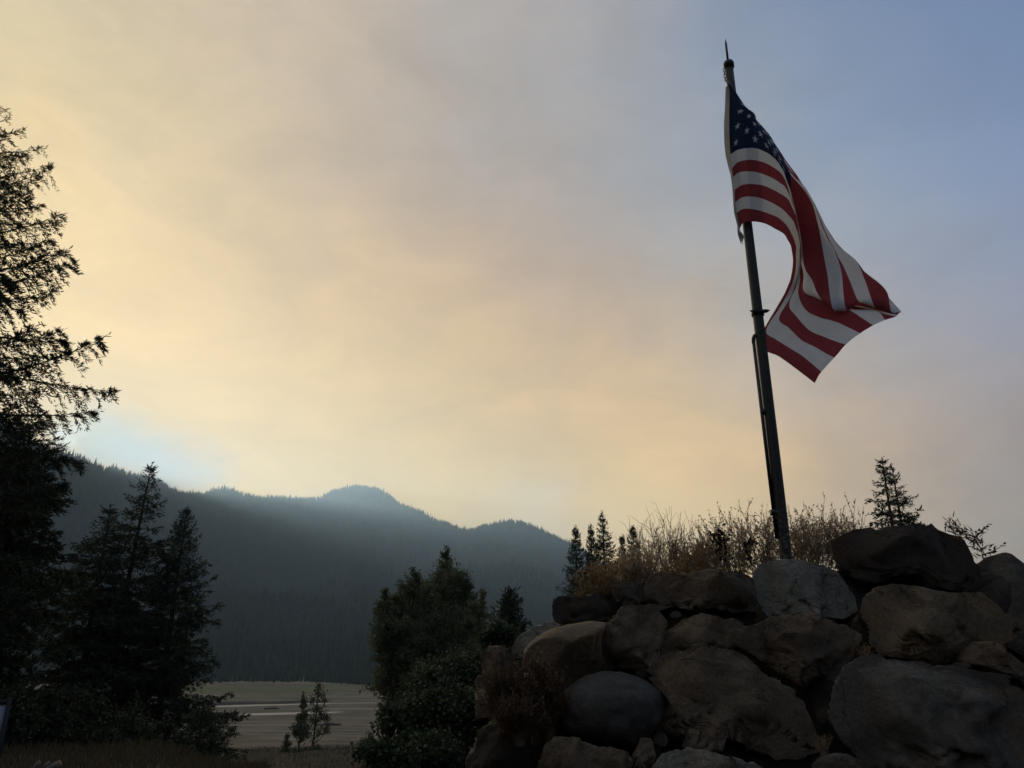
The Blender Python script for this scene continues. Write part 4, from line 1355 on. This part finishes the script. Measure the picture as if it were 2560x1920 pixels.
def broadleaf(name, base, lobes, label, group=None, seed=0, leaf=0.16, per_lobe=900, mat=None, trunk=0.16, twig_n=26, bark=None, clus=0.22, cat='tree'):
    """trunk, limbs to each lobe, twigs through the lobes, leaves along the twigs.
    lobes: (centre, rx, rz)"""
    rng = np.random.default_rng(seed)
    base = np.asarray(base, float)
    t = tag(empty(name, tuple(base)), label, cat, group)
    wd, cr = MB(), MB()
    top = max(l[0][2] for l in lobes)
    amed = float(np.median([l[1] * l[2] for l in lobes]))
    hi = max(lobes, key=lambda l: l[0][2])[0]
    stem = np.array([base + (hi - base) * np.array((q ** 1.4, q ** 1.4, q)) for q in np.linspace(0, 1, 9)])
    stem[:, :2] += rng.normal(0, 0.02 * abs(top - base[2]), (9, 2)) * np.linspace(0, 1, 9)[:, None]
    wd.tube(stem - base, trunk * (1 - 0.92 * np.linspace(0, 1, 9)), 7)
    for (c, rx, rz) in lobes:
        c = np.asarray(c, float)
        zst = base[2] + (c[2] - base[2]) * rng.uniform(0.25, 0.55)
        s0 = np.array([np.interp(zst, stem[:, 2], stem[:, k]) for k in range(2)] + [zst])
        limb = np.array([s0 + (c - s0) * q + np.array((0, 0, -0.12)) * math.sin(q * 3.14) * np.linalg.norm(c - s0) for q in np.linspace(0, 1, 6)])
        wd.tube(limb - base, np.linspace(trunk * 0.4, trunk * 0.12, 6), 5)
        nt = max(8, int(twig_n * (rx / 1.0) ** 1.0))
        dirs = unit(rng.normal(0, 1, (nt, 3)) + np.array((0, 0, 0.55)))
        rad = rng.uniform(0.5, 1.25, nt)
        ends = c + dirs * np.array((rx, rx, rz)) * rad[:, None]
        for e in ends:
            s1 = c + (e - c) * rng.uniform(0.0, 0.25)
            mid = (s1 + e) / 2 + np.array((0, 0, -0.08 * rx))
            wd.tube(np.array((s1, mid, e)) - base, [trunk * 0.09, trunk * 0.06, trunk * 0.03], 3, False)
        k = max(1, int(per_lobe * min(1.4, max(0.12, rx * rz / amed)) / nt))
        q = rng.uniform(0.25, 1.12, (nt, k))
        p = c + (ends - c)[:, None] * q[..., None]
        p = p.reshape(-1, 3) + rng.normal(0, clus * rx, (nt * k, 3)) * np.array((1, 1, 0.9))
        n = len(p)
        d = unit(rng.normal(0, 1, (n, 3)) + np.array((0, 0, -0.25)))
        cr.kites(p - base, d, leaf * rng.uniform(0.6, 1.3, n), leaf * 0.36 * rng.uniform(0.7, 1.2, n), unit(np.cross(d, rng.normal(0, 1, (n, 3)))))
    wd.build('trunk', bark or m_bark, t)
    cr.build('crown', mat or m_leaf, t)
    return t


def lobes_px(spec, D, jit=0.6, seed=0):
    rng = np.random.default_rng(seed)
    out = []
    for (x, y, rx, ry) in spec:
        dd = D + rng.uniform(-jit, jit)
        c = at_d(x, y, dd)
        sc_ = dd / FOC
        out.append((c, rx * sc_, ry * sc_))
    return out


GB = 'broadleaf trees beyond the mound'
def stand(px, D):
    p = at_d(px, 1700, D)
    return np.array((p[0], p[1], ground_z(p[0], p[1])))


broadleaf('broadleaf_tree', stand(1085, 38), lobes_px([(1117, 1395, 12, 26), (1114, 1430, 28, 36), (1138, 1452, 34, 36), (1098, 1468, 40, 40), (1165, 1478, 26, 40), (1058, 1492, 36, 40), (1125, 1510, 62, 50), (1175, 1530, 36, 44), (1050, 1550, 60, 54), (1110, 1580, 80, 58), (1165, 1610, 56, 56), (1050, 1630, 76, 60), (1120, 1680, 85, 66), (1060, 1745, 90, 66)], 38, 1.2, 1),
          'tallest dark broadleaf tree left of the mound, its crown against the hazy mountain', GB, 1, leaf=0.11, per_lobe=3200, clus=0.13, trunk=0.26, twig_n=64)
broadleaf('broadleaf_tree', stand(985, 36), lobes_px([(1040, 1448, 14, 24), (1028, 1482, 30, 36), (1000, 1505, 24, 34), (962, 1492, 10, 22), (960, 1530, 24, 36), (1000, 1550, 48, 44), (965, 1580, 36, 44), (1020, 1600, 50, 50), (968, 1640, 38, 50), (1010, 1690, 60, 56), (966, 1720, 44, 50), (1000, 1790, 50, 50)], 36, 1.0, 2),
          'lower dark broadleaf tree nearest the lake bed, left of the tallest one', GB, 2, leaf=0.11, per_lobe=2800, clus=0.13, trunk=0.2, twig_n=64)
broadleaf('broadleaf_tree', stand(1200, 33), lobes_px([(1205, 1495, 12, 24), (1200, 1535, 26, 34), (1175, 1570, 30, 36), (1205, 1600, 38, 44), (1190, 1660, 50, 50), (1230, 1690, 40, 40)], 33, 0.8, 3),
          'thin broadleaf tree between the tallest one and the small pine', GB, 3, leaf=0.10, per_lobe=1300, trunk=0.12, twig_n=30, clus=0.14)

# little trees on the near shore
GS = 'small trees on the lake shore'
b, H = base_at(758, 1736, 100.0)
broadleaf('shore_tree', b, lobes_px([(758, 1748, 4, 14), (757, 1770, 8, 18), (755, 1795, 13, 20), (750, 1820, 18, 20), (762, 1835, 18, 18), (738, 1832, 12, 10)], 100, 0.5, 5),
          'dense pointed little tree, left of the pair on the lake shore', GS, 5, leaf=0.30, per_lobe=330, trunk=0.13, mat=m_leaf2, twig_n=14)
b, H = base_at(795, 1706, 103.0)
broadleaf('shore_tree', b, lobes_px([(797, 1716, 8, 16), (796, 1740, 13, 18), (812, 1752, 8, 18), (782, 1752, 8, 14), (796, 1780, 16, 20), (812, 1800, 16, 20), (786, 1806, 14, 20), (818, 1825, 12, 14), (800, 1835, 14, 14)], 103, 0.5, 6),
          'open airy little tree, right of the pair on the lake shore', GS, 6, leaf=0.26, per_lobe=130, trunk=0.14, mat=m_leaf2, twig_n=16, clus=0.2)
b, H = base_at(718, 1832, 96.0)
broadleaf('shore_shrub', b, lobes_px([(719, 1842, 5, 12), (717, 1862, 9, 14), (712, 1880, 14, 12), (735, 1885, 14, 10)], 96, 0.4, 7),
          'small leafy shrub left of the two shore trees', 'low shrubs along the shore', 7, leaf=0.28, per_lobe=260, trunk=0.06, mat=m_leaf2, twig_n=12, cat='shrub')
for i, (x, y, D, w, lab) in enumerate(((925, 1852, 101, 14, 'rounded dark shrub on the bank under the broadleaf trees'), (790, 1876, 99, 12, 'low shrub at the foot of the airy shore tree'), (765, 1880, 97, 10, 'low shrub at the foot of the pointed shore tree'))):
    b = at_d(x, y + 20, D)
    b[2] = ground_z(b[0], b[1])
    broadleaf('shore_shrub', b, lobes_px([(x, y, w, 22 if i == 0 else 12), (x - w, y + 12, w, 14), (x + w, y + 14, w, 14)], D, 0.3, 20 + i),
              lab, 'low shrubs along the shore', 20 + i, leaf=0.2 if i == 0 else 0.26, per_lobe=420 if i == 0 else 220, trunk=0.05, mat=m_leaf2, twig_n=14, cat='shrub')
# dark brush between and under the left firs
for i, (x, y, D, w, h, lab) in enumerate(((215, 1800, 20.0, 75, 60, 'dark leafy shrub under the blunt topped fir'), (330, 1830, 21.0, 60, 60, 'dark leafy shrub under the tallest middle fir'),
                                           (110, 1790, 19.0, 55, 55, 'dark shrub around the bare fir trunk near the notice board'), (410, 1855, 19.0, 55, 45, 'olive shrub left of the fir sapling'),
                                           (20, 1790, 18.0, 50, 70, 'dark shrub directly behind the notice board'), (270, 1860, 18.5, 40, 30, 'low olive shrub at the grass edge'))):
    b = at_d(x, 1890, D)
    b[2] = ground_z(b[0], b[1])
    broadleaf('bank_shrub', b, lobes_px([(x, y, w * .6, h), (x - w * .7, y + h * .5, w * .5, h * .6), (x + w * .7, y + h * .4, w * .5, h * .6), (x + w * .1, y + h * .9, w * .8, h * .5)], D, 0.5, 40 + i),
              lab, 'brush under the left firs', 40 + i, leaf=0.075, per_lobe=900, trunk=0.035, mat=m_brush, twig_n=60, cat='shrub')

# ------------------------------------------------------------------ shrubs, weeds and grass near the mound
m_dry = leaf_mat('dry_willow_leaves', (0.27, 0.19, 0.12), (0.50, 0.39, 0.26), 0.62)
m_dry2 = leaf_mat('dry_brown_weed', (0.066, 0.042, 0.026), (0.125, 0.082, 0.048), 0.3)
m_straw = leaf_mat('straw', (0.22, 0.14, 0.065), (0.36, 0.25, 0.13), 0.4)
m_bushleaf = leaf_mat('green_bush_leaves', (0.026, 0.040, 0.018), (0.070, 0.092, 0.044), 0.3)
m_maroon = leaf_mat('dark_maroon_leaves', (0.025, 0.012, 0.014), (0.05, 0.022, 0.02), 0.15)
m_baretwig = wood_mat('bare_twig', (0.26, 0.19, 0.125), (0.36, 0.27, 0.18), 14.0)
m_rust = leaf_mat('rust_needles', (0.12, 0.055, 0.035), (0.20, 0.10, 0.06), 0.3)


def shrub(name, base, W, H, n, label, group, seed, leaf=(0.035, 0.007), leaves=26, mat=None, twig=None, twig_r=0.0028, sub=4, arch=0.25, lean=(0, 0), cat='shrub', upright=0.55, leaf0=0.25, depth=0.6, kink=0.0):
    """many slender stems from the root, side twigs, narrow leaves or seed heads along them"""
    rng = np.random.default_rng(seed)
    base = np.asarray(base, float)
    t = tag(empty(name, tuple(base)), label, cat, group)
    wd, cr = MB(), MB()
    for i in range(n):
        r0 = rng.uniform(0, 0.18, 2) * W
        a = rng.uniform(0, 6.28)
        out = rng.uniform(0.05, 1.0) ** 0.7
        hh = H * (0.55 + 0.45 * rng.uniform()) * (1 - 0.25 * out ** 2)
        end = np.array((math.cos(a) * W * out + lean[0] * hh, math.sin(a) * W * depth * out + lean[1] * hh, hh))
        s0 = np.array((r0[0] * math.cos(a), r0[1] * math.sin(a) * depth, -0.03))
        q = np.linspace(0, 1, 7)
        pts = s0 + (end - s0) * np.stack((q ** (1 + upright), q ** (1 + upright), q ** (1 - arch * 0.5)), 1)
        pts[1:] += rng.normal(0, 0.012 + kink, (6, 3)) * H
        wd.tube(pts, np.linspace(twig_r * 1.8, twig_r * 0.6, 7), 3, False)
        segs = [(pts[2:], 1.0)]
        for k in range(sub):
            b = rng.integers(2, 6)
            f = rng.uniform()
            p = pts[b] * (1 - f) + pts[b + 1] * f if b < 6 else pts[6]
            d = unit(unit(pts[6] - pts[3]) + rng.normal(0, 0.55, 3) + np.array((0, 0, 0.25)))
            L = H * rng.uniform(0.14, 0.32)
            sp = np.array([p + d * L * g_ + np.array((0, 0, 0.06 * L * g_ ** 2)) + (rng.normal(0, kink + 0.004, 3) * H * g_) for g_ in np.linspace(0, 1, 4)])
            wd.tube(sp, np.linspace(twig_r, twig_r * 0.5, 4), 3, False)
            segs.append((sp, 0.7))
        for (sp, wt) in segs:
            m = int(leaves * wt)
            if m < 1:
                continue
            g_ = rng.uniform(leaf0, 1.0, m) * (len(sp) - 1)
            ix = np.minimum(g_.astype(int), len(sp) - 2)
            fr = (g_ - ix)[:, None]
            p = sp[ix] * (1 - fr) + sp[ix + 1] * fr
            tg = unit(sp[ix + 1] - sp[ix])
            d = unit(tg + rng.normal(0, 0.55, (m, 3)) + np.array((0, 0, 0.15)))
            cr.kites(p, d, leaf[0] * rng.uniform(0.5, 1.3, m), leaf[1] * rng.uniform(0.6, 1.3, m), unit(np.cross(d, rng.normal(0, 1, (m, 3)))))
    wd.build('stems', twig or m_twig, t)
    if cr.n:
        cr.build('leaves', mat or m_dry, t)
    return t


def on_mound(px, py, D):
    p = at_d(px, py, D)
    z = float(mound_z(np.array(p[0]), np.array(p[1]))) - 0.08
    return np.array((p[0], p[1], z))


GW = 'dry willow shrubs on the mound'
WIL = [  # px, top y, distance, half width px, stems
    (1715, 1345, 7.2, 56, 32, 'dry seedy shrub right behind the flat slab, near the bare shrub'),
    (1765, 1318, 6.8, 62, 36, 'dry seedy shrub behind the middle of the flat slab'),
    (1835, 1296, 7.1, 66, 38, 'dry seedy shrub left of the flagpole'),
    (1905, 1270, 7.0, 60, 34, 'taller dry seedy shrub just left of the flagpole'),
    (2005, 1278, 7.2, 62, 34, 'dry seedy shrub just right of the flagpole'),
    (2060, 1262, 7.0, 66, 38, 'tallest dry seedy shrub between flagpole and crowning boulder'),
    (2130, 1290, 7.4, 56, 30, 'dry seedy shrub beside the crowning boulder'),
    (1625, 1362, 7.3, 44, 22, 'dry brown shrub left of the bare shrub, in front of the lone fir'),
]
for i, (px, py, D, w, n, lab) in enumerate(WIL):
    b = on_mound(px, 1430, D)
    H = at_d(px, py, D)[2] - b[2]
    shrub('dry_shrub', b, w * D / FOC * 1.4, H * 0.99, int(n * 1.2), lab, GW, 200 + i, leaf=(0.021, 0.0044), leaves=15, twig_r=0.0017, sub=9, kink=0.014, twig=m_baretwig)
# one tall sparse stem by the fir
b = on_mound(2160, 1400, 7.2)
H = at_d(2155, 1240, 7.2)[2] - b[2]
shrub('dry_shrub', b, 0.12, H, 5, 'single tall sparse stem left of the two topped fir', GW, 230, leaf=(0.034, 0.006), leaves=9, sub=4)
# bare twiggy shrub
b = on_mound(1668, 1430, 6.7)
H = at_d(1665, 1290, 6.7)[2] - b[2]
shrub('bare_shrub', b, 0.42, H * 0.97, 34, 'leafless pale twiggy shrub right of the lone fir', None, 240, leaves=0, twig=m_baretwig, twig_r=0.0022, sub=10, kink=0.022, arch=0.7, upright=0.15)
# dry grass clumps with seed heads
GG = 'dry grass clumps on the mound'
for i, (px, py, D, w, n, lab) in enumerate(((1500, 1424, 6.4, 50, 110, 'orange brown dry grass clump at the left end of the mound top'),
                                           (1560, 1385, 6.6, 50, 90, 'dry brown grass clump in front of the smallest fir'),
                                           (1600, 1385, 6.3, 50, 90, 'dry grass clump beside the left end of the flat slab'),
                                           (1740, 1388, 6.3, 55, 70, 'olive dry grass clump over the middle of the flat slab'))):
    b = on_mound(px, 1475, D)
    H = at_d(px, py, D)[2] - b[2]
    shrub('grass_clump', b, w * D / FOC * 1.5, H * 1.1, n, lab, GG, 250 + i, leaf=(0.032, 0.0042), leaves=16, mat=m_straw if i != 2 else m_dry, twig=m_twig, twig_r=0.0016, sub=2, cat='grass clump', arch=0.1)


def spray(name, pts_px, D, label, seed, mat, leaf=(0.03, 0.008), n=30, sub=3, spread=0.05):
    """a leafy twig following photo points"""
    rng = np.random.default_rng(seed)
    P = np.array([at_d(x, y, D) for x, y in pts_px])
    o = P[0]
    t = tag(empty(name, tuple(o)), label, 'branch')
    wd, cr = MB(), MB()
    wd.tube(P - o, np.linspace(0.004, 0.0015, len(P)), 4, False)
    q = rng.uniform(0.1, 1, n) * (len(P) - 1)
    ix = np.minimum(q.astype(int), len(P) - 2)
    fr = (q - ix)[:, None]
    p = P[ix] * (1 - fr) + P[ix + 1] * fr + rng.normal(0, spread * 0.25, (n, 3)) - o
    d = unit(unit(P[ix + 1] - P[ix]) + rng.normal(0, 0.8, (n, 3)))
    cr.kites(p, d, leaf[0] * rng.uniform(0.6, 1.3, n), leaf[1], unit(np.cross(d, rng.normal(0, 1, (n, 3)))))
    wd.build('twig', m_twig, t)
    cr.build('leaves', mat, t)
    return t


spray('leafy_branch', [(1812, 1420), (1805, 1380), (1800, 1350), (1790, 1342), (1815, 1336)], 6.5, 'cluster of dark maroon leaves above the slab, farther from the flagpole', 301, m_maroon, (0.04, 0.011), 150, spread=0.13)
spray('leafy_branch', [(1878, 1420), (1872, 1385), (1866, 1360), (1885, 1358)], 6.5, 'cluster of dark maroon leaves nearer the flagpole', 302, m_maroon, (0.035, 0.010), 70, spread=0.07)
RB = 6.0
spray('broken_branch', [(2405, 1345), (2390, 1335), (2378, 1322), (2372, 1300)], RB, 'bent rust brown twig sticking up over the crowning boulder', 303, m_rust, (0.05, 0.004), 60, spread=0.08)
spray('broken_branch', [(2462, 1410), (2452, 1370), (2436, 1345), (2410, 1330), (2390, 1322)], RB, 'hanging rust brown fir twig on the right shoulder of the crowning boulder', 304, m_rust, (0.055, 0.0045), 160, spread=0.09)
spray('leafy_branch', [(2432, 1352), (2446, 1335), (2460, 1322), (2474, 1308)], RB, 'upper sprig with small dark leaves right of the crowning boulder', 305, m_maroon, (0.03, 0.009), 16, spread=0.03)
spray('leafy_branch', [(2455, 1388), (2478, 1380), (2492, 1372), (2508, 1364)], RB, 'lower sprig with small dark leaves over the right edge boulder', 306, m_maroon, (0.03, 0.009), 18, spread=0.03)
spray('leafy_branch', [(2364, 1330), (2362, 1318), (2366, 1312)], RB, 'tiny upright sprig on the crowning boulder', 307, m_maroon, (0.022, 0.007), 9, spread=0.03)

# brown weeds in front of the tan boulder
GBW = 'brown weeds left of the boulders'
for i, (px, py, D, w, n, lab) in enumerate(((1340, 1655, 4.75, 52, 90, 'rust brown weed clump against the smooth tan boulder'),
                                           (1265, 1672, 4.85, 50, 90, 'brown weed clump beside the green bush'),
                                           (1300, 1750, 4.55, 55, 90, 'low brown weed clump over the dark lower boulder'),
                                           (1375, 1690, 4.7, 35, 60, 'rust brown weed clump between tan boulder and round boulder'))):
    b = at_d(px, 1850, D)
    H = at_d(px, py, D)[2] - b[2]
    shrub('weed_clump', b, w * D / FOC * 1.25, H * 1.05, n, lab, GBW, 320 + i, leaf=(0.020, 0.0045), leaves=26, mat=m_dry2, twig=m_twig, twig_r=0.0014, sub=3, cat='weeds', leaf0=0.1)


# grass tufts rooted in the joints of the stones
GJ = 'grass tufts in the boulder joints'
for i, (px, py, D, lab) in enumerate(((1640, 1600, 5.5, 'dry tuft in the joint left of the lichen edged boulder'), (1845, 1625, 5.45, 'dry tuft where three boulders meet in the middle'), (1640, 1905, 4.95, 'dry tuft beside the wedge stone at the bottom'),
                                      (2165, 1655, 5.45, 'dry tuft in the joint above the largest boulder'), (1545, 1525, 5.75, 'dry tuft left of the flat slab'), (2060, 1890, 4.95, 'dry tuft in the joint left of the largest boulder'))):
    b = at_d(px, py, D)
    shrub('grass_tuft', b, 0.07, 0.12, 26, lab, GJ, 380 + i, leaf=(0.03, 0.0018), leaves=5, mat=m_straw, twig=m_baretwig, twig_r=0.0009, sub=0, cat='grass tuft', arch=0.3)


# big green bush
def bush(name, spec, D, label, group, seed, leaf, per, mat, trunk=0.02, jit=0.25, clus=0.2, tw=110):
    xs_, ys_ = np.mean([q[0] for q in spec]), max(q[1] for q in spec)
    b = at_d(xs_, ys_, D)
    b[2] = max(ground_z(b[0], b[1]), 0) - 0.05
    return broadleaf(name, b, lobes_px(spec, D, jit, seed), label, group, seed, leaf=leaf, per_lobe=per, mat=mat, trunk=trunk, twig_n=tw, clus=clus, cat='bush', bark=m_twig)


GBS = 'green bushes left of the boulders'
bush('green_bush', [(1130, 1680, 70, 28), (1190, 1690, 60, 40), (1080, 1705, 50, 26), (1030, 1722, 30, 20), (1215, 1740, 50, 50)], 6.6, 'upper green leafy bush reaching over toward the broadleaf trees', GBS, 401, 0.032, 3600, m_bushleaf)
bush('green_bush', [(1120, 1770, 80, 45), (1040, 1800, 70, 50), (980, 1820, 45, 55), (1190, 1790, 60, 50), (1090, 1840, 80, 40)], 6.2, 'middle green leafy bush left of the dark lower boulder', GBS, 402, 0.033, 3800, m_bushleaf)
bush('green_bush', [(950, 1895, 55, 30), (1020, 1890, 60, 45), (1100, 1895, 70, 40), (1170, 1885, 50, 45)], 5.7, 'lowest green bush at the bottom edge of the picture', GBS, 403, 0.034, 3200, m_bushleaf)
bush('green_bush', [(1250, 1590, 34, 26), (1225, 1615, 34, 24), (1275, 1600, 24, 20)], 8.0, 'small green bush behind the leftmost pale boulder', GBS, 404, 0.036, 1300, m_bushleaf)

# long grass straws caught on the stones
for i, (pp, D, lab) in enumerate(((((1648, 1585), (1652, 1560), (1650, 1540)), 4.98, 'single dry straw standing beside the tan boulder'), (((1480, 1630), (1488, 1600), (1486, 1585)), 4.85, 'single dry straw on the smooth tan boulder'),
                                  (((1585, 1925), (1600, 1880), (1612, 1862)), 4.45, 'dry straw in front of the small wedge stone'), (((1612, 1925), (1604, 1895), (1596, 1878)), 4.45, 'bent dry straw leaning left by the small wedge stone')
                                  )):
    P = np.array([at_d(x, y, D) for x, y in pp])
    q = np.linspace(0, 1, 9)
    C = (1 - q)[:, None] ** 2 * P[0] + (2 * q * (1 - q))[:, None] * P[1] + (q ** 2)[:, None] * P[2]
    mb = MB()
    mb.tube(C - P[0], 0.0022, 4)
    o = mb.build('straw', m_straw)
    o.location = tuple(P[0])
    tag(o, lab, 'straw', 'dry straws on the boulders')


# ------------------------------------------------------------------ grass on the bank
def blades(name, n, region, hgt, mat, label, seed):
    rng = np.random.default_rng(seed)
    az = np.radians(rng.uniform(region[0], region[1], n))
    r = np.sqrt(rng.uniform(region[2] ** 2, region[3] ** 2, n))
    x, y = r * np.sin(az), r * np.cos(az)
    keep = np.array([mnoise.noise(Vector((a * 0.5, b * 0.5, 1.0))) for a, b in zip(x, y)]) > rng.uniform(-0.7, 0.35, n)
    x, y = x[keep], y[keep]
    z = np.array([ground_z(a, b) for a, b in zip(x, y)])
    n = len(x)
    d = unit(np.stack((rng.normal(0, 0.35, n), rng.normal(0, 0.35, n), np.ones(n)), 1))
    mb = MB()
    mb.kites(np.stack((x, y, z - 0.01), 1), d, hgt * rng.uniform(0.4, 1.2, n), hgt * 0.022 + 0.002, unit(np.cross(d, rng.normal(0, 1, (n, 3)))))
    tag(mb.build(name, mat), label, 'grass', kind='stuff')


m_bankgrass = leaf_mat('bank_grass', (0.060, 0.045, 0.022), (0.115, 0.085, 0.042), 0.25)
m_slopegrass = leaf_mat('slope_grass', (0.040, 0.036, 0.020), (0.075, 0.064, 0.034), 0.25)
blades('dry_grass', 26000, (-38, -16, 11, 22), 0.22, m_bankgrass, 'short dry tan grass on the bank at the lower left', 501)
blades('slope_grass', 24000, (-22, -2, 55, 118), 0.55, m_slopegrass, 'dull brown grass on the slope above the lake bed', 502)

# ------------------------------------------------------------------ notice board and broken wood by the left edge
m_post, g = newmat('dark_post')
surf(g, bsdf(g, (0.020, 0.022, 0.028), 0.7, 0.3))
m_panel, g = newmat('pale_panel')
tc = g.n('ShaderNodeTexCoord')
surf(g, bsdf(g, g.mix(g.noise(tc.outputs['Object'], 4.0, 4), (0.30, 0.34, 0.40), (0.40, 0.44, 0.50)), 0.5, 0.4))
NB = 13.0
c = at_d(-48, 1815, NB)
nb = empty('notice_board', (c[0], c[1], ground_z(c[0], c[1])))
nb.rotation_euler = (0, 0, R(32))
tag(nb, 'notice board with a pale panel in a dark frame at the left edge', 'sign')
zc = c[2] - nb.location[2]
mb = MB()
mb.box((0, 0, zc), (0.24, 0.012, 0.26))
mb.build('panel', m_panel, nb)
for dz in (0.285, -0.285):
    mb = MB()
    mb.box((0, 0, zc + dz), (0.237, 0.03, 0.025))
    mb.build('rail', m_post, nb)
for sx in (-0.265, 0.265):
    mb = MB()
    mb.box((sx, 0.002, (zc + 0.34) / 2 - 0.1), (0.028, 0.034, (zc + 0.34) / 2 + 0.1))
    mb.build('post', m_post, nb)

m_cutwood = wood_mat('pale_split_wood', (0.12, 0.10, 0.08), (0.22, 0.19, 0.16), 20.0)
c = at_d(108, 1900, 13.4)
c[2] = ground_z(c[0], c[1])
rng = np.random.default_rng(9)
for k, (dx, dy, L, a, lab) in enumerate(((-0.10, 0, 0.20, 0.95, 'split log tilted up leftmost of the three in the grass'), (0.02, 0.02, 0.20, 0.95, 'split log tilted up in the middle of the three'), (0.14, 0.0, 0.24, 0.6, 'thicker split log rightmost of the three in the grass'))):
    mb = MB()
    ax = np.array((math.cos(a), 0.15, math.sin(a)))
    qs = np.linspace(-0.5, 0.5, 5)
    mb.tube(qs[:, None] * L * ax + rng.normal(0, 0.004, (5, 3)), [0.028, 0.034, 0.036, 0.034, 0.026] if k < 2 else [0.05, 0.06, 0.062, 0.06, 0.05], 6)
    o = mb.build('split_log', m_cutwood)
    o.location = (c[0] + dx, c[1] + dy, c[2] + 0.10)
    tag(o, lab, 'log', 'split logs in the grass')
